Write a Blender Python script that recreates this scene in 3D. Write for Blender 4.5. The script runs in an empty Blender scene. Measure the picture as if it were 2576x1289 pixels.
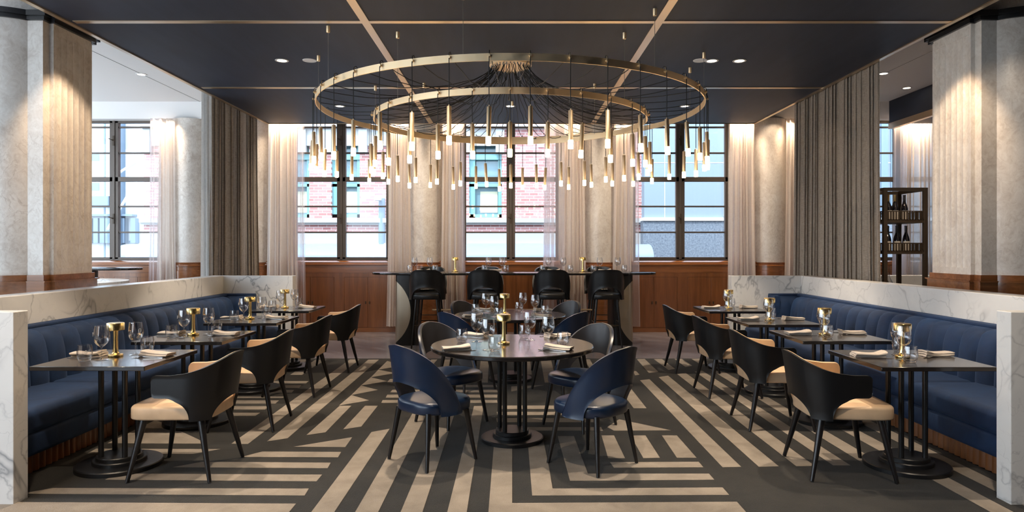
import bpy, bmesh, math, random
from mathutils import Vector, Matrix
rnd = random.Random(7)
PI = math.pi
SC = bpy.context.scene
COL = SC.collection
R = math.radians

# ------------------------------------------------------------------ materials
def new_mat(name):
    m = bpy.data.materials.new(name); m.use_nodes = True
    nt = m.node_tree
    return m, nt, nt.nodes['Principled BSDF']
def setp(b, **k):
    names = dict(color='Base Color', rough='Roughness', metal='Metallic', spec='Specular IOR Level', sheen='Sheen Weight',
                 sheenr='Sheen Roughness', coat='Coat Weight', coatr='Coat Roughness', em='Emission Color', es='Emission Strength',
                 trans='Transmission Weight', ior='IOR', sheent='Sheen Tint', aniso='Anisotropic')
    for a, v in k.items():
        i = b.inputs[names[a]]
        if isinstance(v, tuple) and len(v) == 3: v = (*v, 1)
        i.default_value = v
def coords(nt, scale=(1,1,1), rot=(0,0,0), kind='Object'):
    t = nt.nodes.new('ShaderNodeTexCoord'); mp = nt.nodes.new('ShaderNodeMapping')
    mp.inputs['Scale'].default_value = scale; mp.inputs['Rotation'].default_value = rot
    if kind == 'World':
        g = nt.nodes.new('ShaderNodeNewGeometry'); nt.links.new(g.outputs['Position'], mp.inputs['Vector'])
    else:
        nt.links.new(t.outputs[kind], mp.inputs['Vector'])
    return mp.outputs['Vector']
def noise(nt, vec, scale, detail=4, rough=.5, dist=0):
    n = nt.nodes.new('ShaderNodeTexNoise')
    n.inputs['Scale'].default_value = scale; n.inputs['Detail'].default_value = detail
    n.inputs['Roughness'].default_value = rough; n.inputs['Distortion'].default_value = dist
    nt.links.new(vec, n.inputs['Vector']); return n.outputs['Fac']
def ramp(nt, fac, stops):
    r = nt.nodes.new('ShaderNodeValToRGB')
    el = r.color_ramp.elements
    while len(el) < len(stops): el.new(.5)
    for e, (p, c) in zip(el, stops):
        e.position = p; e.color = (*c, 1) if len(c) == 3 else c
    nt.links.new(fac, r.inputs['Fac']); return r.outputs['Color']
def bump(nt, b, h, strength=.2, dist=.01):
    n = nt.nodes.new('ShaderNodeBump'); n.inputs['Strength'].default_value = strength; n.inputs['Distance'].default_value = dist
    nt.links.new(h, n.inputs['Height']); nt.links.new(n.outputs['Normal'], b.inputs['Normal'])
def math2(nt, op, a, b=None, c=None):
    n = nt.nodes.new('ShaderNodeMath'); n.operation = op
    for i, v in enumerate((a, b, c)):
        if v is None: continue
        if isinstance(v, (int, float)): n.inputs[i].default_value = v
        else: nt.links.new(v, n.inputs[i])
    return n.outputs[0]
def mixc(nt, fac, a, b, mode='MIX'):
    n = nt.nodes.new('ShaderNodeMix'); n.data_type = 'RGBA'; n.blend_type = mode
    for i, v in ((0, fac), (6, a), (7, b)):
        if isinstance(v, (int, float)): n.inputs[i].default_value = v
        elif isinstance(v, tuple): n.inputs[i].default_value = (*v, 1) if len(v) == 3 else v
        else: nt.links.new(v, n.inputs[i])
    return n.outputs[2]

def plain(name, color, rough=.5, **k):
    m, nt, b = new_mat(name); setp(b, color=color, rough=rough, **k); return m

def marble(name, base, vein, scale=1.0, amount=.5, dark=None, rough=.22):
    m, nt, b = new_mat(name)
    v = coords(nt, (scale,)*3, kind='World')
    n1 = noise(nt, v, 1.6, 6, .6, .6)
    add = nt.nodes.new('ShaderNodeVectorMath'); add.operation = 'MULTIPLY_ADD'
    comb = nt.nodes.new('ShaderNodeTexNoise'); comb.inputs['Scale'].default_value = 1.9; comb.inputs['Detail'].default_value = 5
    nt.links.new(v, comb.inputs['Vector'])
    nt.links.new(comb.outputs['Color'], add.inputs[0]); add.inputs[1].default_value = (1.0,)*3; nt.links.new(v, add.inputs[2])
    vo = nt.nodes.new('ShaderNodeTexVoronoi'); vo.feature = 'DISTANCE_TO_EDGE'; vo.inputs['Scale'].default_value = 1.5
    nt.links.new(add.outputs[0], vo.inputs['Vector'])
    vein1 = ramp(nt, vo.outputs['Distance'], [(0, (.8,.8,.8)), (.010, (.4,.4,.4)), (.035, (0,0,0))])
    msk = ramp(nt, noise(nt, v, .9, 3), [(.42, (0,0,0)), (.62, (1,1,1))])
    f = math2(nt, 'MULTIPLY', vein1, msk)
    vo2 = nt.nodes.new('ShaderNodeTexVoronoi'); vo2.feature = 'DISTANCE_TO_EDGE'; vo2.inputs['Scale'].default_value = 4.5
    nt.links.new(add.outputs[0], vo2.inputs['Vector'])
    vein2 = ramp(nt, vo2.outputs['Distance'], [(0, (.35,.35,.35)), (.018, (0,0,0))])
    msk2 = ramp(nt, noise(nt, v, 1.7, 3), [(.48, (0,0,0)), (.66, (1,1,1))])
    f2 = math2(nt, 'MULTIPLY', vein2, msk2)
    rn = noise(nt, coords(nt, (scale*1.0, scale*1.0, scale*.55), rot=(.3,.5,.2), kind='World'), 1.15, 3.5, .55, 1.1)
    ridge = ramp(nt, math2(nt, 'ABSOLUTE', math2(nt, 'SUBTRACT', rn, .5)), [(0, (1,1,1)), (.006, (.45,.45,.45)), (.020, (0,0,0))])
    msk3 = ramp(nt, noise(nt, v, .75, 2), [(.46, (0,0,0)), (.60, (1,1,1))])
    f3 = math2(nt, 'MULTIPLY', ridge, msk3)
    ft = math2(nt, 'MULTIPLY', math2(nt, 'MAXIMUM', math2(nt, 'MAXIMUM', f, f2), f3), amount)
    cloud = ramp(nt, n1, [(.3, base), (.75, dark or tuple(c*.86 for c in base))])
    col = mixc(nt, ft, cloud, vein)
    nt.links.new(col, b.inputs['Base Color']); setp(b, rough=rough)
    return m
M = {}
M['marble'] = marble('white_veined_marble', (.80,.79,.77), (.22,.23,.25), 1.35, .85, (.70,.695,.69), .25)
m, nt, b = new_mat('cream_fossil_stone')
v = coords(nt, (1,1,.8), kind='World')
n1 = noise(nt, v, 2.2, 6, .62, 1.2); n2 = noise(nt, v, 14, 5, .7, 1.8)
vr = noise(nt, v, 3.2, 5, .6, 2.2)
vein = ramp(nt, math2(nt, 'ABSOLUTE', math2(nt, 'SUBTRACT', vr, .5)), [(0, (1,1,1)), (.008, (.4,.4,.4)), (.022, (0,0,0))])
vm = ramp(nt, noise(nt, v, 1.3, 3), [(.45, (0,0,0)), (.65, (1,1,1))])
f = math2(nt, 'ADD', math2(nt, 'MULTIPLY', n1, .5), math2(nt, 'MULTIPLY', n2, .5))
col = ramp(nt, f, [(.34, (.54,.47,.41)), (.5, (.70,.645,.585)), (.66, (.82,.78,.73))])
col = mixc(nt, math2(nt, 'MULTIPLY', math2(nt, 'MULTIPLY', vein, vm), .45), col, (.30,.23,.18))
nt.links.new(col, b.inputs['Base Color']); setp(b, rough=.30); M['stone'] = m

def wood(name, c0, c1, axis='Z', scale=14, rough=.3, coat=.0, stretch=.06):
    m, nt, b = new_mat(name)
    s = [1,1,1]; s['XYZ'.index(axis)] = stretch
    v = coords(nt, tuple(s), kind='World')
    n = noise(nt, v, scale, 6, .65, .4)
    n2 = noise(nt, v, scale*6, 3, .6)
    f = math2(nt, 'ADD', math2(nt, 'MULTIPLY', n, .75), math2(nt, 'MULTIPLY', n2, .25))
    nt.links.new(ramp(nt, f, [(.3, c0), (.7, c1)]), b.inputs['Base Color'])
    setp(b, rough=rough, coat=coat, coatr=.12); bump(nt, b, f, .06, .003)
    return m
M['wood_red'] = wood('polished_red_brown_wood', (.12,.038,.010), (.31,.115,.036), 'Z', 9, .28, .5)
M['wood_red_h'] = wood('polished_red_brown_wood_rail', (.135,.042,.011), (.36,.135,.043), 'X', 9, .25, .6)
M['plinth'] = wood('fluted_walnut', (.13,.042,.012), (.30,.115,.038), 'Z', 12, .35, .3)
M['wood_dark'] = wood('black_stained_oak', (.010,.008,.0075), (.026,.020,.018), 'X', 30, .20, .35)
M['leg'] = plain('black_stained_leg', (.012,.010,.010), .32)
M['base'] = plain('black_powder_coat', (.010,.010,.011), .35)

def leather(name, c, rough=.36, sc=260, st=.12, coat=0.0):
    m, nt, b = new_mat(name)
    v = coords(nt)
    n = noise(nt, v, sc, 2); big = noise(nt, v, 6, 3)
    nt.links.new(ramp(nt, big, [(.3, tuple(x*.85 for x in c)), (.7, tuple(min(1, x*1.15) for x in c))]), b.inputs['Base Color'])
    setp(b, rough=rough, coat=coat, coatr=.3); bump(nt, b, n, st, .002); return m
M['lea_black'] = leather('black_leather', (.007,.007,.008), .36)
M['lea_navy'] = leather('navy_leather', (.008,.022,.058), .30, coat=.25)
M['lea_tan'] = leather('tan_leather', (.68,.485,.31), .42)
M['lea_gray'] = leather('dark_grey_leather', (.035,.033,.036), .40)

m, nt, b = new_mat('navy_velvet')
v = coords(nt, kind='World'); n = noise(nt, v, 3.5, 5, .6, .8); n2 = noise(nt, v, 500, 1)
nt.links.new(ramp(nt, n, [(.3, (.0025,.015,.050)), (.75, (.006,.034,.106))]), b.inputs['Base Color'])
setp(b, rough=.75, sheen=.10, sheenr=.4, sheent=(.25,.45,.9)); bump(nt, b, n, .25, .02); M['velvet'] = m

def linen(name, c0, c1, transp=0.0, transl=.3, scale=120):
    m, nt, b = new_mat(name)
    v = coords(nt, (1, 1, 1), kind='World')
    vh = coords(nt, (.08, .08, 1), kind='World'); vv = coords(nt, (1, 1, .05), kind='World')
    f = math2(nt, 'MULTIPLY', math2(nt, 'ADD', noise(nt, vh, scale*2.2, 2), noise(nt, vv, scale*2.2, 2)), .5)
    col = ramp(nt, f, [(.35, c0), (.65, c1)])
    out = nt.nodes['Material Output']
    nt.links.new(col, b.inputs['Base Color']); setp(b, rough=.85, spec=.15, sheen=.2)
    tr = nt.nodes.new('ShaderNodeBsdfTranslucent'); nt.links.new(col, tr.inputs['Color'])
    mx = nt.nodes.new('ShaderNodeMixShader'); mx.inputs[0].default_value = transl
    nt.links.new(b.outputs[0], mx.inputs[1]); nt.links.new(tr.outputs[0], mx.inputs[2])
    last = mx.outputs[0]
    if transp:
        tp = nt.nodes.new('ShaderNodeBsdfTransparent'); m2 = nt.nodes.new('ShaderNodeMixShader'); m2.inputs[0].default_value = transp
        nt.links.new(last, m2.inputs[1]); nt.links.new(tp.outputs[0], m2.inputs[2]); last = m2.outputs[0]
    nt.links.new(last, out.inputs['Surface']); return m
M['linen'] = linen('grey_brown_linen', (.23,.19,.155), (.46,.40,.34), 0, .12)
M['lining'] = linen('pale_curtain_lining', (.55,.54,.52), (.72,.71,.69), 0, .3)
M['sheer'] = linen('sheer_blush_voile_gathered', (.82,.73,.67), (.94,.88,.83), .16, .5)
M['sheer_thin'] = linen('sheer_blush_voile', (.80,.74,.76), (.92,.88,.90), .60, .7)

def metal(name, c, rough=.3, sc=(1,1,30)):
    m, nt, b = new_mat(name)
    v = coords(nt, sc); n = noise(nt, v, 12, 3)
    r_ = ramp(nt, n, [(.3, (rough*.8,)*3), (.7, (rough*1.25,)*3)])
    nt.links.new(r_, b.inputs['Roughness']); setp(b, color=c, metal=1.0); return m
M['brass'] = plain('brushed_brass', (.88,.64,.27), .25, metal=1.0, aniso=.4)
M['bronze'] = metal('satin_bronze', (.95,.73,.46), .5, (1,1,1))
M['strip'] = plain('bronze_strip', (.72,.55,.37), .30, metal=1.0)
M['tube'] = metal('anodised_champagne_tube', (.88,.67,.43), .45, (30,30,1))
M['champ'] = metal('champagne_bar_leg', (.55,.47,.36), .4, (30,30,1))
M['steel'] = metal('polished_steel', (.72,.70,.67), .14)
M['dark_steel'] = plain('dark_bronze_steel', (.055,.038,.024), .42, metal=.25)
M['frame'] = plain('dark_bronze_window_frame', (.10,.082,.07), .45, metal=.3)
M['cord'] = plain('black_cord', (.006,.006,.007), .5)
M['cable'] = plain('clear_cable', (.35,.33,.30), .3, metal=.8)

def glassy(name, tint, base_refl=.0, rough=.0, ior=1.5, boost=1.0):
    m = bpy.data.materials.new(name); m.use_nodes = True; nt = m.node_tree; nt.nodes.clear()
    o = nt.nodes.new('ShaderNodeOutputMaterial'); t = nt.nodes.new('ShaderNodeBsdfTransparent'); g = nt.nodes.new('ShaderNodeBsdfGlossy')
    t.inputs['Color'].default_value = (*tint, 1); g.inputs['Roughness'].default_value = rough
    fr = nt.nodes.new('ShaderNodeLayerWeight'); fr.inputs['Blend'].default_value = .5
    f = math2(nt, 'MULTIPLY_ADD', math2(nt, 'POWER', fr.outputs['Facing'], 3.0), boost, base_refl)
    mx = nt.nodes.new('ShaderNodeMixShader'); nt.links.new(f, mx.inputs[0]); nt.links.new(t.outputs[0], mx.inputs[1]); nt.links.new(g.outputs[0], mx.inputs[2])
    nt.links.new(mx.outputs[0], o.inputs['Surface']); return m
M['glass'] = glassy('clear_drinking_glass', (.985,.985,.99), .11, 0, 1.5, 1.1)
M['pane'] = glassy('window_glass', (.91,.95,.98), .03, 0, 1.45, .7)
M['bottle'] = plain('near_black_bottle_glass', (.008,.006,.010), .08, spec=.8)
M['label'] = plain('cream_paper_label', (.75,.70,.62), .6)
M['foil'] = plain('bottle_foil', (.02,.012,.014), .3)
M['foil_gold'] = plain('gold_foil', (.55,.38,.15), .3, metal=.8)
M['cloth'] = linen('ivory_napkin_cotton', (.60,.51,.435), (.70,.615,.53), 0, .1, 260)
M['etch'] = plain('white_etched_mark', (.85,.85,.85), .6)
M['ceil_navy'] = None
m, nt, b = new_mat('dark_navy_ceiling_paint')
v = coords(nt, (1, .12, 1), kind='World'); n = noise(nt, v, 8, 4)
nt.links.new(ramp(nt, n, [(.3, (.012,.020,.043)), (.7, (.018,.029,.060))]), b.inputs['Base Color']); setp(b, rough=.62); M['ceil_navy'] = m
M['white'] = plain('white_plaster', (.86,.86,.86), .8)
M['wall_dark'] = plain('dark_low_bounce_wall', (.07,.05,.04), .6)  # unseen walls made dark to cut light bounced onto the left bench
M['wall'] = plain('warm_plaster_wall', (.55,.50,.44), .85)
M['fixture'] = plain('white_downlight_rim', (.75,.74,.72), .35)
M['black'] = plain('matt_black_moulding', (.012,.012,.013), .35)
def emis(name, c, s):
    m = bpy.data.materials.new(name); m.use_nodes = True; nt = m.node_tree; nt.nodes.clear()
    o = nt.nodes.new('ShaderNodeOutputMaterial'); e = nt.nodes.new('ShaderNodeEmission')
    e.inputs['Color'].default_value = (*c, 1); e.inputs['Strength'].default_value = s
    nt.links.new(e.outputs[0], o.inputs['Surface']); return m
M['bulb'] = emis('lit_acrylic_tip', (1.0,.72,.42), 22.0)
M['lamp'] = emis('lit_downlight_lens', (1.0,.86,.68), 7.0)
M['lampglow'] = emis('table_lamp_diffuser', (1.0,.70,.35), 4.0)

# bar top: black marble
M['bar_top'] = marble('black_marble', (.012,.011,.012), (.30,.28,.27), 1.0, .18, (.016,.014,.014), .12)
# carpet
def carpetmat(name, c0, c1):
    m, nt, b = new_mat(name)
    v = coords(nt, kind='World'); n = noise(nt, v, 5, 5, .6, .5); f = noise(nt, v, 340, 2, .7)
    tuft = nt.nodes.new('ShaderNodeTexVoronoi'); tuft.inputs['Scale'].default_value = 190; nt.links.new(v, tuft.inputs['Vector'])
    h = math2(nt, 'ADD', math2(nt, 'MULTIPLY', n, .55), math2(nt, 'MULTIPLY', f, .45))
    nt.links.new(ramp(nt, h, [(.33, c0), (.67, c1)]), b.inputs['Base Color'])
    setp(b, rough=.92, spec=.1, sheen=.15); bump(nt, b, math2(nt, 'ADD', tuft.outputs['Distance'], f), .5, .004); return m
M['carpet_d'] = carpetmat('charcoal_carpet_pile', (.012,.0112,.0095), (.031,.028,.023))
M['carpet_l'] = carpetmat('beige_carpet_pile', (.185,.155,.125), (.345,.295,.24))
# herringbone timber floor
m, nt, b = new_mat('grey_herringbone_floor')
v = coords(nt, kind='World', rot=(0, 0, R(45)))
br = nt.nodes.new('ShaderNodeTexBrick'); br.inputs['Scale'].default_value = 1
br.inputs['Brick Width'].default_value = .45; br.inputs['Row Height'].default_value = .09; br.inputs['Mortar Size'].default_value = .002
br.inputs['Color1'].default_value = (.125,.120,.138,1); br.inputs['Color2'].default_value = (.195,.187,.212,1); br.inputs['Mortar'].default_value = (.05,.04,.035,1)
nt.links.new(v, br.inputs['Vector']); nt.links.new(br.outputs['Color'], b.inputs['Base Color']); setp(b, rough=.26, coat=.3, coatr=.2); M['floor'] = m
# exterior
m, nt, b = new_mat('old_red_brick')
t = coords(nt, kind='World', rot=(R(-90), 0, 0))
br = nt.nodes.new('ShaderNodeTexBrick'); br.inputs['Scale'].default_value = 1
br.inputs['Brick Width'].default_value = .24; br.inputs['Row Height'].default_value = .08; br.inputs['Mortar Size'].default_value = .007
br.inputs['Color1'].default_value = (.42,.17,.16,1); br.inputs['Color2'].default_value = (.54,.28,.26,1); br.inputs['Mortar'].default_value = (.70,.62,.60,1)
nt.links.new(t, br.inputs['Vector']); nt.links.new(br.outputs['Color'], b.inputs['Base Color']); setp(b, rough=.9); M['brick'] = m
M['ext_stone'] = plain('pale_street_stone', (.40,.395,.39), .8)
M['ext_render'] = plain('pale_blue_grey_render', (.22,.265,.31), .85)
m, nt, b = new_mat('speckled_granite'); v = coords(nt, kind='World'); n = noise(nt, v, 22, 4, .8)
nt.links.new(ramp(nt, n, [(.35, (.085,.10,.13)), (.65, (.21,.235,.27))]), b.inputs['Base Color']); setp(b, rough=.6); M['granite'] = m
M['teal'] = plain('teal_painted_joinery', (.19,.38,.39), .5)
M['ext_glass'] = plain('street_window_glass', (.16,.26,.30), .08, spec=.8)
M['ext_blind'] = plain('cream_blind', (.62,.58,.42), .7)
M['ext_white'] = plain('white_cladding', (.66,.68,.70), .6)
M['ext_slate'] = plain('blue_grey_cladding', (.16,.22,.29), .6)
M['awning'] = plain('pale_blue_awning', (.21,.27,.37), .5)
M['bounce_ground'] = plain('pale_bounce_ground', (.74,.74,.73), .8)  # surface of the added ground that bounces daylight into the left bay
M['asphalt'] = plain('asphalt', (.12,.12,.125), .9)

# ------------------------------------------------------------------ mesh helper
class MB:
    def __init__(s): s.v = []; s.f = []; s.mi = []; s.m = 0
    def _add(s, vs, fs):
        o = len(s.v); s.v += [tuple(v) for v in vs]; s.f += [tuple(i+o for i in f) for f in fs]; s.mi += [s.m]*len(fs); return s
    def box(s, x0, x1, y0, y1, z0, z1):
        vs = [(x,y,z) for z in (z0,z1) for y in (y0,y1) for x in (x0,x1)]
        return s._add(vs, [(0,2,3,1),(4,5,7,6),(0,1,5,4),(2,6,7,3),(0,4,6,2),(1,3,7,5)])
    def rbox(s, x0, x1, y0, y1, z0, z1, r, seg=2, crown=0, nx=1, ny=1):
        bm = bmesh.new(); bmesh.ops.create_cube(bm, size=1)
        for v in bm.verts:
            v.co = Vector((x0 if v.co.x < 0 else x1, y0 if v.co.y < 0 else y1, z0 if v.co.z < 0 else z1))
        bmesh.ops.bevel(bm, geom=bm.edges[:] , offset=r, segments=seg, profile=.5, affect='EDGES')
        if crown or nx > 1 or ny > 1:
            ed = bm.edges[:]
            bmesh.ops.subdivide_edges(bm, edges=[e for e in ed if e.calc_length() > max(r*2, .05)], cuts=6, use_grid_fill=True)
            if crown:
                cx, cy = (x0+x1)/2, (y0+y1)/2; zm = (z0+z1)/2
                for v in bm.verts:
                    if v.co.z > zm:
                        a = max(0, 1-((v.co.x-cx)/((x1-x0)/2))**2)*max(0, 1-((v.co.y-cy)/((y1-y0)/2))**2)
                        v.co.z += crown*math.sqrt(a)
        s.bm(bm); bm.free(); return s
    def bm(s, bm):
        bm.verts.index_update(); bm.verts.ensure_lookup_table()
        return s._add([v.co[:] for v in bm.verts], [tuple(v.index for v in f.verts) for f in bm.faces])
    def tube(s, path, r, n=8, cap=True, r1=None):
        path = [Vector(p) for p in path]; k = len(path); vs = []; fs = []
        up = None
        for i, p in enumerate(path):
            t = (path[min(i+1,k-1)]-path[max(i-1,0)]).normalized()
            if up is None:
                up = t.orthogonal().normalized()
            else:
                up = (up - t*up.dot(t))
                up = up.normalized() if up.length > 1e-6 else t.orthogonal().normalized()
            bt = t.cross(up); rr = r if r1 is None else r+(r1-r)*i/(k-1)
            for j in range(n):
                a = 2*PI*j/n; vs.append(p+up*(math.cos(a)*rr)+bt*(math.sin(a)*rr))
        for i in range(k-1):
            for j in range(n):
                a = i*n+j; b_ = i*n+(j+1)%n; fs.append((a, b_, b_+n, a+n))
        if cap: fs.append(tuple(reversed(range(n)))); fs.append(tuple(range((k-1)*n, k*n)))
        return s._add(vs, fs)
    def lathe(s, prof, n=32, c=(0,0,0), closed=False):
        vs = []; fs = []; idx = []
        for (r, z) in prof:
            if r < 1e-6:
                idx.append([len(vs)]*n); vs.append((c[0], c[1], c[2]+z))
            else:
                idx.append(list(range(len(vs), len(vs)+n)))
                for j in range(n):
                    a = 2*PI*j/n; vs.append((c[0]+r*math.cos(a), c[1]+r*math.sin(a), c[2]+z))
        pairs = list(range(len(prof)-1))
        for i in pairs:
            A, B = idx[i], idx[i+1]
            for j in range(n):
                q = [A[j], A[(j+1)%n], B[(j+1)%n], B[j]]; u = []
                for w in q:
                    if w not in u: u.append(w)
                if len(u) > 2: fs.append(tuple(u))
        return s._add(vs, fs)
    def prism(s, poly, z0, z1):
        n = len(poly); vs = [(x,y,z0) for x,y in poly]+[(x,y,z1) for x,y in poly]
        fs = [tuple(reversed(range(n))), tuple(range(n,2*n))]+[(i,(i+1)%n,(i+1)%n+n,i+n) for i in range(n)]
        return s._add(vs, fs)
    def prism_axis(s, poly, a0, a1, axis='X'):
        n = len(poly)
        def mk(a, p):
            return (a, p[0], p[1]) if axis == 'X' else (p[0], a, p[1])
        vs = [mk(a0, p) for p in poly]+[mk(a1, p) for p in poly]
        fs = [tuple(reversed(range(n))), tuple(range(n,2*n))]+[(i,(i+1)%n,(i+1)%n+n,i+n) for i in range(n)]
        return s._add(vs, fs)
    def grid(s, P, close_u=False):
        nu = len(P); nv = len(P[0]); vs = [p for row in P for p in row]; fs = []
        for i in range(nu if close_u else nu-1):
            for j in range(nv-1):
                a = i*nv+j; b_ = ((i+1)%nu)*nv+j; fs.append((a, b_, b_+1, a+1))
        return s._add(vs, fs)
    def solid(s, A, B):
        """closed shell between two grids of equal size"""
        nu = len(A); nv = len(A[0]); o = nu*nv
        vs = [p for row in A for p in row]+[p for row in B for p in row]; fs = []
        for i in range(nu-1):
            for j in range(nv-1):
                a = i*nv+j; b_ = (i+1)*nv+j
                fs.append((a, b_, b_+1, a+1)); fs.append((o+a, o+a+1, o+b_+1, o+b_))
        for i in range(nu-1):
            a = i*nv; b_ = (i+1)*nv; fs.append((a, o+a, o+b_, b_))
            a = i*nv+nv-1; b_ = (i+1)*nv+nv-1; fs.append((a, b_, o+b_, o+a))
        for j in range(nv-1):
            fs.append((j, j+1, o+j+1, o+j)); a = (nu-1)*nv+j; fs.append((a, o+a, o+a+1, a+1))
        return s._add(vs, fs)
    def build(s, name, mats, parent=None, smooth=True, angle=38, bev=0, loc=None):
        me = bpy.data.meshes.new(name); me.from_pydata(s.v, [], s.f)
        if not isinstance(mats, (list, tuple)): mats = [mats]
        for m_ in mats: me.materials.append(M[m_] if isinstance(m_, str) else m_)
        if len(mats) > 1: me.polygons.foreach_set('material_index', s.mi)
        bm = bmesh.new(); bm.from_mesh(me); bmesh.ops.remove_doubles(bm, verts=bm.verts, dist=1e-6) if len(bm.verts) < 60000 else None
        bmesh.ops.recalc_face_normals(bm, faces=bm.faces)
        if bev:
            es = [e for e in bm.edges if len(e.link_faces) == 2 and e.calc_face_angle(0) > R(40)]
            bmesh.ops.bevel(bm, geom=es, offset=bev, segments=2, profile=.5, affect='EDGES', clamp_overlap=True)
        bm.to_mesh(me); bm.free()
        if smooth:
            me.polygons.foreach_set('use_smooth', [True]*len(me.polygons)); me.set_sharp_from_angle(angle=R(angle))
        me.update()
        o = bpy.data.objects.new(name, me); COL.objects.link(o)
        if parent: o.parent = parent
        if loc: o.location = loc
        return o
def B(x0,x1,y0,y1,z0,z1): return MB().box(x0,x1,y0,y1,z0,z1)
def tag(o, label=None, cat=None, group=None, kind=None):
    if label: o['label'] = label
    if cat: o['category'] = cat
    if group: o['group'] = group
    if kind: o['kind'] = kind
    return o
def empty(name, loc=(0,0,0), rz=0):
    o = bpy.data.objects.new(name, None); o.empty_display_size = .1; COL.objects.link(o); o.location = loc; o.rotation_euler = (0,0,rz); return o
def struct(name, mb, mat, parent=None, **k):
    o = mb.build(name, mat, parent, **k)
    if parent is None: o['kind'] = 'structure'
    return o
def kids(o): return list(o.children)
CH = {}
def dup(root, loc, rz, label, group=None):
    def cp(o, par):
        c = o.copy(); COL.objects.link(c)
        if par: c.parent = par
        for ch in CHILD.get(o.name, []): cp(ch, c)
        return c
    c = cp(root, None); c.location = loc; c.rotation_euler = (0,0,rz); c['label'] = label
    if group: c['group'] = group
    return c
CHILD = {}
def register(root):
    def rec(o):
        k = [x for x in bpy.data.objects if x.parent == o]
        CHILD[o.name] = k
        for x in k: rec(x)
    rec(root)
class Proto:
    """first placement moves the prototype, later ones copy it"""
    def __init__(s, root): s.root = root; s.used = False; register(root)
    def put(s, loc, rz, label, group=None):
        if not s.used:
            s.used = True; r = s.root; r.location = loc; r.rotation_euler = (0,0,rz); r['label'] = label
            if group: r['group'] = group
            return r
        return dup(s.root, loc, rz, label, group)
def smoothstep(t): t = max(0, min(1, t)); return t*t*(3-2*t)
def interp(pts, x):
    if x <= pts[0][0]: return pts[0][1]
    for (a, va), (b_, vb) in zip(pts, pts[1:]):
        if x <= b_: return va+(vb-va)*(x-a)/(b_-a)
    return pts[-1][1]
# ------------------------------------------------------------------ room shell
RZ, RX, RY = 3.67, 4.236, 11.88          # dark ceiling raft: height, half width, far end
AZ = 4.06                                # side ceilings
WY = 12.20                               # wainscot face
# floor
struct('floor', B(-9.7, 12, -6.2, 12.5, -.12, 0), 'floor', smooth=False)
# ceiling raft and strips
struct('ceiling_raft', B(-RX, RX, -2.6, RY, RZ, AZ-.002), 'ceil_navy', smooth=False)
tr = MB()
rows = [9.23, 6.54, 3.86, 1.2]
cols = [-1.406, 1.406]
for y in rows: tr.box(-RX+.045, RX-.045, y-.035, y+.035, RZ-.006, RZ+.001)
for x in cols: tr.box(x-.04, x+.04, -2.6, RY, RZ-.007, RZ+.001)
struct('trim_1', tr, 'strip', smooth=False)
e = MB()
for s in (-1, 1): e.box(s*RX-.045, s*RX+.004, -2.6, RY, RZ-.012, RZ+.022)
e.box(-RX, RX, RY-.01, RY+.006, RZ-.010, RZ+.02)
struct('trim_2', e, 'strip', smooth=False)
# white side ceilings with a drop at the windows
c = MB(); c.box(-9.7, 12, -6.2, 11.92, AZ, AZ+.2); c.prism_axis([(11.92,AZ+.2),(11.92,AZ),(12.14,3.80),(12.5,3.80),(12.5,AZ+.2)], -9.7, 12, 'X')
struct('ceiling', c, 'white', smooth=False)
for i, s in enumerate((-1, 1)):
    struct('trim_%d' % (3+i), B(s*5.45-.004, s*5.45+.004, -2, 11.95, AZ-.002, AZ+.001), 'black', smooth=False)
# neighbouring raft over the right-hand bay
struct('ceiling_raft_side', B(6.56, 11.5, 7.6, RY, RZ, AZ-.002), 'ceil_navy', smooth=False)
t = MB(); t.box(6.545, 6.62, 7.6, RY, RZ-.10, RZ+.0); t.box(6.545, 11.5, 7.59, 7.62, RZ-.1, RZ)
struct('trim_5', t, 'strip', smooth=False)

# back wall with window openings
WX = [-7.2, -3.09, -.025, 3.04, 6.99, 10.3]
HW = .86
w = MB()
edges = [-9.7]
for x in WX: edges += [x-HW, x+HW]
edges += [12]
for a, b_ in zip(edges[0::2], edges[1::2]): w.box(a, b_, WY+.1, 12.5, 1.27, 3.80)
struct('wall_back', w, 'stone', smooth=False)
struct('wall_back_wainscot', B(-9.7, 12, WY, 12.5, 0, 1.19), 'wood_red', smooth=False)
s_ = MB()
prof = [(12.5,1.19),(WY-.03,1.19),(WY-.045,1.20),(WY-.045,1.215),(WY-.02,1.225),(WY-.02,1.25),(WY+.0,1.262),(WY+.03,1.275),(12.5,1.275)]
s_.prism_axis(prof, -9.5, 12, 'X')
struct('trim_6', s_, 'wood_red_h', angle=25)
s_ = MB(); s_.box(-9.5, 12, WY-.012, WY, 1.06, 1.19); s_.box(-9.5,12,WY-.02,WY,0,.075)
struct('trim_7', s_, 'wood_red_h', smooth=False)
# side and rear walls out of view; daylight enters by openings on the left and at the rear
w = MB()
for a, b_ in ((-6.2,-4.5),(-.6,-.2),(3.8,4.2),(8.0,8.4),(11.8,12.5)): w.box(-9.7, -9.5, a, b_, 0, AZ)
w.box(-9.7, -9.5, -6.2, 12.5, 0, .3); w.box(-9.7, -9.5, -6.2, 12.5, 3.98, AZ)
struct('wall_left', w, 'wall', smooth=False)
struct('wall_right', B(12, 12.2, -6.2, 12.5, 0, AZ), 'wall_dark', smooth=False)
w = MB(); w.box(-9.5, -9.2, -3.2, -3, 0, AZ); w.box(-4.0, 12, -3.2, -3, 0, AZ); w.box(-9.2, -4.0, -3.2, -3, 3.9, AZ); w.box(-9.2, -4.0, -3.2, -3, 0, .4)
struct('wall_front', w, 'wall_dark', smooth=False)

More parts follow.
